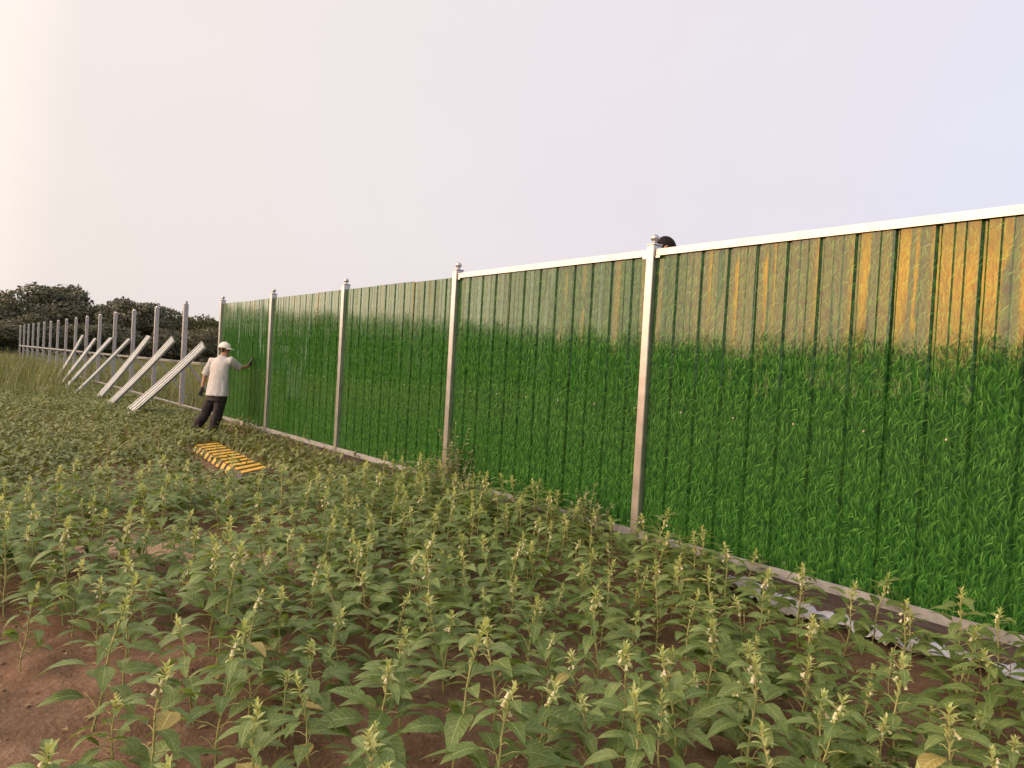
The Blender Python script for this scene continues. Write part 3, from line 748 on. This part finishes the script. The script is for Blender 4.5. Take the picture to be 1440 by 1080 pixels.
scatter('fence_foot_grass', 40000, (-9, 6, 3, 17), blade(.45, .016), (.12, .34), M['dry_grass'], 'dry grass tufts along the foot of the fence', 'grass', .35, (-.02, .0),
        lambda x, y, fx, fy, px, py: np.where((fy < -.02) & (fy > -.6) & (fx > -12) & (fx < 4), vnoise(x, y, 1.5, 6)**2, 0), 6)


# ------------------------------------------------------------------ weeds standing singly
def weed_mesh(seed, h, dense):
    rr = random.Random(seed); st = Acc(); lf = Acc(); T = leaf_template(3, .2, .2, .25, seed)
    for b in range(dense):
        a = rr.uniform(0, 6.28); sp2 = rr.uniform(.05, .28)*h; hh = h*rr.uniform(.6, 1)
        pts_ = [np.array([math.cos(a)*sp2*(q**1.4), math.sin(a)*sp2*(q**1.4), hh*q-.03*(1-q)]) for q in np.linspace(0, 1, 6)]
        st.add(*tube_np(pts_, np.linspace(.004, .0012, 6), 4))
        for i in range(26):
            q = rr.uniform(.2, 1); p_ = np.array([np.interp(q, np.linspace(0, 1, 6), [w[k] for w in pts_]) for k in range(3)])
            lf.add(xf(T[0], trs(p_, (rr.uniform(-.5, .5), rr.uniform(-.8, .3), rr.uniform(0, 6.28)), rr.uniform(.055, .115)*(1.15-q*.55))), T[1], T[2])
    return st.mesh('stem', [M['sesame_stem']]), lf.mesh('foliage', [M['pale_weed']])
WM = [weed_mesh(1, .95, 11), weed_mesh(2, .75, 13), weed_mesh(3, .6, 9)]
for px, py, v_, s_, lb in ((640, 668, 0, 1.05, 'tallest pale weed climbing beside the dusty fence post'),
                           (613, 664, 1, .85, 'bushy pale weed just left of the dusty fence post'),
                           (596, 668, 2, .9, 'low pale weed left of the bushy one at the fence foot'),
                           (660, 674, 1, .8, 'pale weed just right of the dusty fence post'),
                           (575, 662, 2, .8, 'small pale weed farthest left along the fence foot'),
                           (830, 735, 1, .75, 'dark leafy weed at the fence foot before the second nearest bay'),
                           (852, 742, 2, .85, 'weed at the fence foot close to the nearest post')):
    r_ = ray(px, 620); q = Vector((0, 0, CAMZ))+r_*((D-.14-.06*v_)/r_.dot(nrm)); g = Vector((q.x, q.y, 0)); s_ *= .95
    o = empty('tall_weed', (g.x, g.y, float(gz(g.x, g.y))), px*.7); o.scale = (s_, s_, s_)
    link('stem', WM[v_][0], o); q = link('foliage', WM[v_][1], o); q['kind'] = 'stuff'
    tag(o, lb, 'weed', 'weeds along the fence foot')
def stalk_mesh(seed, h):
    rr = random.Random(seed); a = Acc(); l_ = rr.uniform(-.2, .2)
    a.add(*tube_np([(l_*q*q*h, 0, h*q) for q in np.linspace(-.05, 1, 7)], np.linspace(.006, .002, 7), 4))
    for i in range(5):
        q = .45+.11*i; an = rr.uniform(0, 6.28); b = np.array([l_*q*q*h, 0, h*q])
        a.add(*tube_np([b, b+np.array([math.cos(an)*.04, math.sin(an)*.04, .06]), b+np.array([math.cos(an)*.06, math.sin(an)*.06, .1])], [.003, .002, .001], 4))
    return a.mesh('dry_stalk', [M['dry_grass']])
for i, (px, py, h, lb) in enumerate(((148, 668, .55, 'thin pale dry stalk farthest left among the low weeds'), (181, 655, .5, 'thin pale dry stalk second from the left among the low weeds'),
                                     (224, 668, .75, 'tallest dry stalk standing among the weeds left of the yellow board'), (213, 640, .4, 'short dry stalk behind the tallest one'),
                                     (128, 618, .45, 'dry stalk standing back in the weeds near the leaning sheets'))):
    g = ground_pt(px, py); o = link('dry_stalk', stalk_mesh(i, h)); o.location = (g.x, g.y, float(gz(g.x, g.y))); o.rotation_euler.z = i*1.3
    tag(o, lb, 'stalk')

# ------------------------------------------------------------------ yellow hazard board lying in the weeds
M['hazard'] = simple('yellow_paint', (.62, .37, .03), .5, 0, .25, 14); M['hazard_back'] = simple('blackened_sheet', (.05, .035, .02), .6, 0, .4, 14)
ctr = (A_+B_+C_+D_)/4; ob = empty('hazard_board', (ctr.x, ctr.y, .0))
def plate(name, a, b, c, d, th, mat_, par):
    n_ = (b-a).cross(d-a).normalized(); n_ = n_ if n_.z > -.2 else -n_; o_ = Vector((ctr.x, ctr.y, 0))
    V = [tuple(p-o_) for p in (a, b, c, d)]+[tuple(p-o_-n_*th) for p in (a, b, c, d)]
    F_ = [(0, 1, 2, 3), (7, 6, 5, 4), (0, 4, 5, 1), (1, 5, 6, 2), (2, 6, 7, 3), (3, 7, 4, 0)]
    bm = bmesh.new(); vs_ = [bm.verts.new(v) for v in V]
    for f in F_: bm.faces.new([vs_[q] for q in f])
    bmesh.ops.recalc_face_normals(bm, faces=bm.faces); return link(name, bm_mesh(name, bm, mat_), par)
up_ = Vector((0, 0, .012)); dn = Vector((-.06, -.06, -.055)); NS = 11; hr_ = random.Random(8)
plate('back_sheet', A_, B_, C_, D_, .004, M['hazard_back'], ob)
plate('flange', A_+Vector((0, 0, -.006)), A_+dn, D_+dn, D_+Vector((0, 0, -.006)), .004, M['hazard_back'], ob)
for k in range(NS):
    q0 = (k+.10+hr_.uniform(-.05, .05))/NS; q1 = q0+.54/NS; sh = -.28/NS; ov = 1.0+hr_.uniform(-.02, .06)
    a0, a1 = A_.lerp(D_, q0), A_.lerp(D_, q1); b0_, b1_ = A_.lerp(D_, q0+sh)+(B_.lerp(C_, q0+sh)-A_.lerp(D_, q0+sh))*ov, A_.lerp(D_, q1+sh)+(B_.lerp(C_, q1+sh)-A_.lerp(D_, q1+sh))*ov
    plate('slat', a0+up_, b0_+up_, b1_+up_, a1+up_, .01, M['hazard'], ob)
    if k < 9:
        e0 = A_.lerp(D_, q0)+Vector((-.012, -.012, 0)); e1 = A_.lerp(D_, q1)+Vector((-.012, -.012, 0)); f0 = A_.lerp(D_, q0+.6/NS)+dn+Vector((-.012, -.012, 0)); f1 = A_.lerp(D_, q1+.6/NS)+dn+Vector((-.012, -.012, 0))
        plate('flange_stripe', e0, f0, f1, e1, .006, M['hazard'], ob)
tag(ob, 'yellow slatted hazard board with dark gaps lying flat in the weeds near the worker', 'board')

def crumple(name, pts_, width, mat_, amp, seed, nl=60, nw=8):
    rr = random.Random(seed); P_ = [Vector(p) for p in pts_]; V, F_ = [], []
    for i in range(nl+1):
        q = i/nl*(len(P_)-1); k = min(int(q), len(P_)-2); c = P_[k].lerp(P_[k+1], q-k); d = (P_[k+1]-P_[k]).normalized(); n_ = Vector((-d.y, d.x, 0))
        for j in range(nw+1):
            w = width*(j/nw-.5)*(1+.5*float(vnoise(i*.23, seed, 1, 2)))
            p_ = c+n_*(w+.06*(float(vnoise(i*.3, j*.2, 1, seed))-.5)); 
            zz = float(gz(p_.x, p_.y))+.012+amp*float(vnoise(i*.55, j*.8, 1, seed+3))**2+amp*.5*float(vnoise(i*1.4, j*1.6, 1, seed+5))
            V.append((p_.x, p_.y, zz))
    m_ = nw+1
    for i in range(nl):
        for j in range(nw): a = i*m_+j; F_.append((a, a+m_, a+m_+1, a+1))
    o = link(name, np_mesh(name, V, F_, None, None, [mat_]))
    sd = o.modifiers.new('thickness', 'SOLIDIFY'); sd.thickness = .002; return o
M['film'] = simple('pale_plastic_film', (.50, .50, .53), .28, 0, .18, 6, .6)
M['scrap'] = simple('pinkish_packing', (.62, .50, .43), .6, 0, .2, 8)
o = crumple('plastic_film', [ground_pt(950, 815), ground_pt(1040, 838), ground_pt(1120, 862), ground_pt(1215, 888), ground_pt(1310, 918), ground_pt(1460, 962)], .17, M['film'], .07, 3, 90, 7)
tag(o, 'long crumpled strip of pale plastic film lying along the foot of the fence', 'plastic film')
o = crumple('packing_scrap', [ground_pt(333, 607), ground_pt(352, 618)], .28, M['scrap'], .14, 7, 12, 8)
tag(o, 'crumpled pale pink packing scrap on the ground beside the soil heap', 'litter')

# ------------------------------------------------------------------ people
M['skin'] = simple('skin', (.30, .16, .10), .5, 0, .1, 20)
M['shirt'] = simple('pale_grey_shirt', (.42, .425, .435), .85, 0, .08, 9)
_t = M['shirt'].node_tree; _m = _t.nodes.new('ShaderNodeMapping'); _m.inputs['Scale'].default_value = (1, 1, .45); L(_t, pos(_t), _m.inputs[0])
bump(_t, _t.nodes['Principled BSDF'], noise(_t, _m.outputs[0], 9, 2), .35, .03)
M['trousers'] = simple('dark_trousers', (.012, .010, .014), .8, 0, .25, 9)
M['black'] = simple('black_cloth', (.012, .012, .014), .7, 0, .2, 15)
M['capcloth'] = simple('white_cap_cloth', (.70, .68, .64), .8, 0, .05, 15)
M['hair'] = simple('black_hair', (.010, .009, .009), .7, 0, .3, 60, .15)
M['shoe'] = simple('brown_shoe', (.09, .065, .045), .7, 0, .3, 20)
M['navy'] = simple('dark_blue_shirt', (.03, .035, .06), .8, 0, .2, 12)
def skin_obj(name, J, E_, root, mat_, parent, sub=2):
    base = parent.location; names = list(J); me = bpy.data.meshes.new(name)
    me.from_pydata([tuple(Vector(J[n][0])-base) for n in names], [(names.index(a), names.index(b)) for a, b in E_], [])
    o = bpy.data.objects.new(name, me); COL.objects.link(o)
    sk = o.modifiers.new('skin', 'SKIN'); sk.use_smooth_shade = True; sk.branch_smoothing = .3
    if not me.skin_vertices: me.skin_vertices.new()
    for i, n in enumerate(names):
        r_ = J[n][1]; me.skin_vertices[0].data[i].radius = r_ if isinstance(r_, tuple) else (r_, r_)
        me.skin_vertices[0].data[i].use_root = (n == root)
    ss = o.modifiers.new('sub', 'SUBSURF'); ss.levels = sub; ss.render_levels = sub
    bpy.context.view_layer.update(); dg = bpy.context.evaluated_depsgraph_get()
    m2 = bpy.data.meshes.new_from_object(o.evaluated_get(dg)); m2.name = name
    bpy.data.objects.remove(o); m2.materials.clear(); m2.materials.append(mat_)
    m2.polygons.foreach_set('use_smooth', [True]*len(m2.polygons))
    return link(name, m2, parent)
def hand(J, E_, pre, wrist, dirv, side, palmn, r=.0085, curl=.25):
    """palm and five fingers from the wrist along dirv; side points to the thumb"""
    d = dirv.normalized(); s_ = (side-d*side.dot(d)).normalized(); n_ = d.cross(s_)
    if n_.dot(palmn) < 0: n_ = -n_
    J[pre+'palm'] = (wrist+d*.05, (.026, .016)); E_.append((pre+'wrist', pre+'palm'))
    for i, (off, ln) in enumerate(((.030, .066), (.010, .076), (-.010, .070), (-.029, .054))):
        k = wrist+d*.09+s_*off*.9; a = k+d*ln*.5+n_*ln*curl*.3+s_*off*.15; b = k+d*ln*.95+n_*ln*curl+s_*off*.25
        for q, p_, rr_ in (('k', k, r*1.1), ('a', a, r), ('b', b, r*.8)): J[pre+q+str(i)] = (p_, rr_)
        E_ += [(pre+'palm', pre+'k'+str(i)), (pre+'k'+str(i), pre+'a'+str(i)), (pre+'a'+str(i), pre+'b'+str(i))]
    t0 = wrist+d*.035+s_*.035; t1 = t0+d*.03+s_*.025+n_*.01
    J[pre+'t0'] = (t0, r*1.2); J[pre+'t1'] = (t1, r); E_ += [(pre+'palm', pre+'t0'), (pre+'t0', pre+'t1')]
def head_extra(par, c, face, up, hair_mat, cap_mat=None, name_cap='cap', hair_low=.02):
    """hair shell, ears, cap with brim on a head centred at c"""
    face = face.normalized(); up = (up-face*up.dot(face)).normalized(); rt = face.cross(up)
    B = Matrix((rt, face, up)).transposed().to_4x4(); B.translation = c-par.location
    bm = bmesh.new(); bmesh.ops.create_uvsphere(bm, u_segments=20, v_segments=14, radius=1)
    for v in bm.verts: v.co = Vector((v.co.x*.083, v.co.y*.102, v.co.z*.118+.004))
    dead = [v for v in bm.verts if (v.co.y > .035 and v.co.z < .055) or v.co.z < -.045]
    bmesh.ops.delete(bm, geom=dead, context='VERTS'); 
    o = link('hair', bm_mesh('hair', bm, hair_mat, True), par); o.matrix_basis = B
    sd = o.modifiers.new('thickness', 'SOLIDIFY'); sd.thickness = .008
    if cap_mat:
        bm = bmesh.new(); bmesh.ops.create_uvsphere(bm, u_segments=20, v_segments=14, radius=1)
        bmesh.ops.delete(bm, geom=[v for v in bm.verts if v.co.z < -.06], context='VERTS')
        for v in bm.verts: v.co = Vector((v.co.x*.098, v.co.y*.112, v.co.z*.112+.035))
        o = link(name_cap, bm_mesh('cap', bm, cap_mat, True), par); o.matrix_basis = B
        o.modifiers.new('thickness', 'SOLIDIFY').thickness = .006
        bm = bmesh.new(); rows = []
        for i in range(9):
            a = R(-62+i*15.5); sn, cs = math.sin(a), math.cos(a)
            rows.append((bm.verts.new((sn*.094, cs*.108, .038)), bm.verts.new((sn*.096, cs*.108+.075*cs**.6 if cs > 0 else 0, .022+.006*cs))))
        for a, b in zip(rows, rows[1:]): bm.faces.new((a[0], b[0], b[1], a[1]))
        br = link('brim', bm_mesh('brim', bm, cap_mat, True), o); br.modifiers.new('thickness', 'SOLIDIFY').thickness = .006
def head_joints(J, E_, neck, c, face, up):
    f = face.normalized(); u = (up-f*up.dot(f)).normalized(); r_ = f.cross(u)
    J['jaw'] = (c-u*.062+f*.022, (.052, .062)); J['mid'] = (c+f*.004, (.074, .090)); J['crown'] = (c+u*.062-f*.008, (.064, .080))
    J['nose'] = (c+f*.108-u*.022, .011); J['nosebase'] = (c+f*.085-u*.012, .012); J['chin'] = (c+f*.066-u*.098, .022)
    J['mouth'] = (c+f*.088-u*.062, .014)
    E_ += [(neck, 'jaw'), ('jaw', 'mid'), ('mid', 'crown'), ('mid', 'nosebase'), ('nosebase', 'nose'), ('jaw', 'chin'), ('jaw', 'mouth')]
    for s_, n_ in ((1, 'earA'), (-1, 'earB')):
        J[n_] = (c+r_*s_*.086-f*.008-u*.012, (.010, .022)); E_.append(('mid', n_))
def face_parts(par, c, face, up):
    f = face.normalized(); u = (up-f*up.dot(f)).normalized(); r_ = f.cross(u)
    for s_ in (1, -1):
        bm = bmesh.new(); bmesh.ops.create_uvsphere(bm, u_segments=8, v_segments=6, radius=.011)
        o = link('eye', bm_mesh('eye', bm, M['hair'], True), par); o.location = c+f*.086+r_*s_*.032+u*.004-par.location
def loft(rings, ax, ay, seg=20):
    """closed tube through (centre, rx, ry) rings lying in the plane of ax and ay"""
    V, F_ = [], []; th = [2*math.pi*i/seg for i in range(seg)]
    c0, c1 = rings[0][0], rings[-1][0]
    rings = [(c0, .002, .002)]+list(rings)+[(c1, .002, .002)]
    for c, rx, ry in rings:
        V += [c+ax*(rx*math.cos(a))+ay*(ry*math.sin(a)) for a in th]
    for k in range(len(rings)-1):
        F_ += [(k*seg+i, k*seg+(i+1) % seg, (k+1)*seg+(i+1) % seg, (k+1)*seg+i) for i in range(seg)]
    return V, F_
def limb(pts_, rad):
    p_ = [np.array(p) for p in pts_]; e0 = p_[0]+(p_[0]-p_[1])*.001; e1 = p_[-1]+(p_[-1]-p_[-2])*.001
    V, F_, _ = tube_np([e0]+p_+[e1], [.002]+list(rad)+[.002], 14); return [Vector(v) for v in V], [tuple(f) for f in F_]
def cloth(name, pieces, mat_, parent, vox=.012, fold=.010, seed=0):
    V, F_ = [], []
    for v, f in pieces: F_ += [tuple(q+len(V) for q in g) for g in f]; V += [tuple(Vector(p)-parent.location) for p in v]
    me = bpy.data.meshes.new(name); me.from_pydata(V, [], F_); bm = bmesh.new(); bm.from_mesh(me); bmesh.ops.remove_doubles(bm, verts=bm.verts, dist=.0005); bmesh.ops.recalc_face_normals(bm, faces=bm.faces); bm.to_mesh(me); bm.free()
    o = bpy.data.objects.new(name, me); COL.objects.link(o)
    r_ = o.modifiers.new('remesh', 'REMESH'); r_.mode = 'VOXEL'; r_.voxel_size = vox; sm = o.modifiers.new('smooth', 'SMOOTH'); sm.factor = .5; sm.iterations = 4
    bpy.context.view_layer.update(); m2 = bpy.data.meshes.new_from_object(o.evaluated_get(bpy.context.evaluated_depsgraph_get())); m2.name = name
    bpy.data.objects.remove(o); n = len(m2.vertices); co = np.empty(n*3, np.float32); m2.vertices.foreach_get('co', co); co = co.reshape(-1, 3)
    nn = np.array([v.normal[:] for v in m2.vertices])
    k = vnoise(co[:, 0]*16+co[:, 1]*11+co[:, 2]*4, co[:, 2]*7-co[:, 0]*5, 1, seed)-.5+.3*(vnoise(co[:, 0]*34+co[:, 2]*21, co[:, 1]*30-co[:, 2]*13, 1, seed+2)-.5)
    co += nn*(k*fold*2)[:, None]; m2.vertices.foreach_set('co', co.astype(np.float32).ravel())
    m2.materials.clear(); m2.materials.append(mat_); m2.polygons.foreach_set('use_smooth', [True]*len(m2.polygons)); m2.update(); return link(name, m2, parent)
# --- worker pressing a panel into place
def J_(px, py, dz): return at_depth(px, py, ZH+dz)
wk = empty('person', (G1.x, G1.y, 0))
tag(wk, 'person in white cap, pale shirt and dark trousers pressing a panel with a black glove', 'person')
facing = Vector((cz, sz, 0)); rightv = Vector((sz, -cz, 0))
gA, gB = float(gz(G1.x, G1.y)), float(gz(G2.x, G2.y))
pel = J_(306, 553, -.47); che = J_(308, 525, -.42); nk = J_(313.5, 500.5, -.38); hd = J_(315.5, 492, -.34)
hr = (hd-Vector((0, 0, 0)))
shR = J_(324, 507.5, -.46); shL = J_(299, 508.5, -.26)
# the hand lies on the panel where the picture shows it
wr_ = hp-facing*.05-Vector((0, 0, .05))
reach = wr_-shR
elR = shR+reach*.5+Vector((0, 0, -.10))+rightv*.03
elL = J_(288, 529, -.30); wrL = J_(284, 546, -.36)
rb_ = Vector((shR.x-shL.x, shR.y-shL.y, 0)).normalized(); fb_ = Vector((-rb_.y, rb_.x, 0))
hiR = pel+rb_*.095-Vector((0, 0, .06)); hiL = pel-rb_*.095-Vector((0, 0, .06))
anR = Vector((G1.x, G1.y, gA+.08)); anL = Vector((G2.x, G2.y, gB+.09))
knR = hiR.lerp(anR, .5)+facing*.03; knL = hiL.lerp(anL, .5)+facing*.03
print('worker arm', reach.length, 'legs', (hiR-anR).length, (hiL-anL).length, 'height', hd.z+.12)
up_t = (nk-pel).normalized(); look = (facing*.75+rightv*.62+Vector((0, 0, -.06)))
J = {'pelvis': (pel, (.10, .08)), 'belly': (pel.lerp(che, .5), (.12, .09)), 'chest': (che, (.135, .095)), 'upper': (che.lerp(nk, .62), (.10, .065)), 'neck': (nk, .062),
     'shR': (shR, .044), 'elR': (elR, .042), 'Rwrist': (wr_, (.026, .022)), 'shL': (shL, .044), 'elL': (elL, .042), 'Lwrist': (wrL, (.026, .022)),
     'hiR': (hiR, .066), 'knR': (knR, .05), 'anR': (anR, .042), 'hiL': (hiL, .066), 'knL': (knL, .05), 'anL': (anL, .042),
     'toR': (anR+facing*.15-Vector((0, 0, .05)), (.042, .03)), 'toL': (anL+facing*.14-Vector((0, 0, .055)), (.042, .03))}
E_ = [('pelvis', 'belly'), ('belly', 'chest'), ('chest', 'upper'), ('upper', 'neck'), ('upper', 'shR'), ('shR', 'elR'), ('elR', 'Rwrist'), ('upper', 'shL'), ('shL', 'elL'), ('elL', 'Lwrist'),
      ('pelvis', 'hiR'), ('hiR', 'knR'), ('knR', 'anR'), ('anR', 'toR'), ('pelvis', 'hiL'), ('hiL', 'knL'), ('knL', 'anL'), ('anL', 'toL')]
head_joints(J, E_, 'neck', hd, look, Vector((0, 0, 1)))
hand(J, E_, 'R', wr_, Vector((0, 0, 1))+facing*.30, -rightv, facing, .0085, .08)
hand(J, E_, 'L', wrL, (wrL-elL).normalized(), facing, rightv, .0085, .5)
skin_obj('body', J, E_, 'pelvis', M['skin'], wk)
for pre, w_, d_, s_, n_, cu in (('R', wr_, Vector((0, 0, 1))+facing*.30, -rightv, facing, .08), ('L', wrL, (wrL-elL).normalized(), facing, rightv, .5)):
    j = {pre+'cuff': (w_-(w_-(elR if pre == 'R' else elL)).normalized()*.02, (.036, .034)), pre+'wrist': (w_+d_.normalized()*.01, (.036, .032))}; e_ = [(pre+'cuff', pre+'wrist')]
    hand(j, e_, pre, w_, d_, s_, n_, .0125, cu); j[pre+'palm'] = (j[pre+'palm'][0], (.042, .027))
    skin_obj('glove', j, e_, pre+'wrist', M['black'], wk)
hem = pel-up_t*.045; print('worker ground', gA, gB, 'wanted', G1.z, G2.z)
cloth('shirt', [loft([(hem, .225, .18), (pel.lerp(che, .2)-rb_*.01, .215, .172), (pel.lerp(che, .6), .195, .145), (che.lerp(nk, .25), .205, .14), (che.lerp(nk, .6), .20, .12), (che.lerp(nk, .82), .15, .095), (nk, .075, .07), (nk+up_t*.015, .065, .062)], rb_, fb_),
     limb([che.lerp(nk, .66)+rb_*.10, shR, shR.lerp(elR, .5), shR.lerp(elR, .92)], [.07, .085, .078, .075]), limb([che.lerp(nk, .66)-rb_*.10, shL, shL.lerp(elL, .5), shL.lerp(elL, .95)], [.07, .085, .08, .078])], M['shirt'], wk, .012, .008, 1)
cloth('trousers', [loft([(pel-up_t*.14, .185, .135), (pel-up_t*.02, .175, .14), (pel+up_t*.05, .16, .125)], rb_, fb_),
     limb([pel+rb_*.075, hiR+rb_*.0, hiR.lerp(knR, .5), knR, knR.lerp(anR, .55), anR-Vector((0, 0, .05))], [.11, .112, .105, .092, .088, .092]),
     limb([pel-rb_*.075, hiL-rb_*.0, hiL.lerp(knL, .5), knL, knL.lerp(anL, .55), anL-Vector((0, 0, .05))], [.11, .112, .105, .092, .088, .092])], M['trousers'], wk, .012, .010, 4)
for a in (anR, anL):
    skin_obj('shoe', {'h': (a-facing*.03-Vector((0, 0, .045)), (.045, .045)), 'm': (a+facing*.07-Vector((0, 0, .05)), (.05, .04)), 't': (a+facing*.17-Vector((0, 0, .06)), (.045, .028))}, [('h', 'm'), ('m', 't')], 'm', M['shoe'], wk)
head_extra(wk, hd, look, Vector((0, 0, 1)), M['hair'], M['capcloth']); face_parts(wk, hd, look, Vector((0, 0, 1)))
# --- person behind the fence, only the top of the head shows
hb = HB.copy()
gx_, gy_ = hb.x, hb.y; gb = float(gz(gx_, gy_)); print('behind: head z', hb.z, 'ground', gb)
pb = empty('person', (gx_, gy_, gb))
tag(pb, 'person behind the fence, dark hair just showing above the top rail by the nearest post', 'person')
lk = (-rightv*.9-facing*.5+Vector((0, 0, -.15))).normalized(); fv = Vector((lk.x, lk.y, 0)).normalized(); rv = fv.cross(Vector((0, 0, 1))); Z = Vector((0, 0, 1)); b0 = Vector((gx_, gy_, 0))-fv*.03
k_ = (hb.z-gb)/1.60
def H(z): return b0+Z*(gb+z*k_)
J = {'pelvis': (H(.93), (.135, .105)), 'belly': (H(1.1), (.13, .10)), 'chest': (H(1.27), (.15, .105)), 'upper': (H(1.37), (.14, .09)), 'neck': (H(1.47), .052)}
E_ = [('pelvis', 'belly'), ('belly', 'chest'), ('chest', 'upper'), ('upper', 'neck')]
cl = {'hem': (H(.88), (.17, .135)), 'w': (H(1.05), (.16, .13)), 'c': (H(1.26), (.175, .13)), 'u': (H(1.37), (.15, .10)), 'col': (H(1.44), .068)}
ce = [('hem', 'w'), ('w', 'c'), ('c', 'u'), ('u', 'col')]
tr_ = {'top': (H(.95), (.15, .12)), 'p': (H(.88), (.15, .125))}; te = [('top', 'p')]
for s_, n_ in ((1, 'R'), (-1, 'L')):
    J['sh'+n_] = (H(1.38)+rv*.18*s_, .056); J['el'+n_] = (H(1.10)+rv*.23*s_, .042); J[n_+'wrist'] = (H(.86)+rv*.22*s_+fv*.08, (.026, .022))
    J['hi'+n_] = (H(.86)+rv*.09*s_, .088); J['kn'+n_] = (H(.48)+rv*.10*s_+fv*.02, .06); J['an'+n_] = (H(.08)+rv*.10*s_, .042); J['to'+n_] = (H(.035)+rv*.11*s_+fv*.15, (.042, .028))
    E_ += [('upper', 'sh'+n_), ('sh'+n_, 'el'+n_), ('el'+n_, n_+'wrist'), ('pelvis', 'hi'+n_), ('hi'+n_, 'kn'+n_), ('kn'+n_, 'an'+n_), ('an'+n_, 'to'+n_)]
    hand(J, E_, n_, J[n_+'wrist'][0], Vector((0, 0, -1)), fv, -rv*s_, .0085, .4)
    cl['s'+n_] = (J['sh'+n_][0], .08); cl['e'+n_] = (J['sh'+n_][0].lerp(J['el'+n_][0], .8), .07); ce += [('u', 's'+n_), ('s'+n_, 'e'+n_)]
    tr_['h'+n_] = (J['hi'+n_][0], .108); tr_['k'+n_] = (J['kn'+n_][0], .085); tr_['c'+n_] = (J['an'+n_][0], .08); te += [('p', 'h'+n_), ('h'+n_, 'k'+n_), ('k'+n_, 'c'+n_)]
head_joints(J, E_, 'neck', hb, lk, Z)
skin_obj('body', J, E_, 'pelvis', M['skin'], pb); skin_obj('shirt', cl, ce, 'hem', M['navy'], pb); skin_obj('trousers', tr_, te, 'p', M['trousers'], pb)
for n_ in 'RL':
    a = J['an'+n_][0]
    skin_obj('shoe', {'h': (a-fv*.03-Z*.035, (.045, .042)), 'm': (a+fv*.07-Z*.04, (.05, .037)), 't': (a+fv*.17-Z*.048, (.045, .026))}, [('h', 'm'), ('m', 't')], 'm', M['shoe'], pb)
head_extra(pb, hb, lk, Z, M['hair']); face_parts(pb, hb, lk, Z)
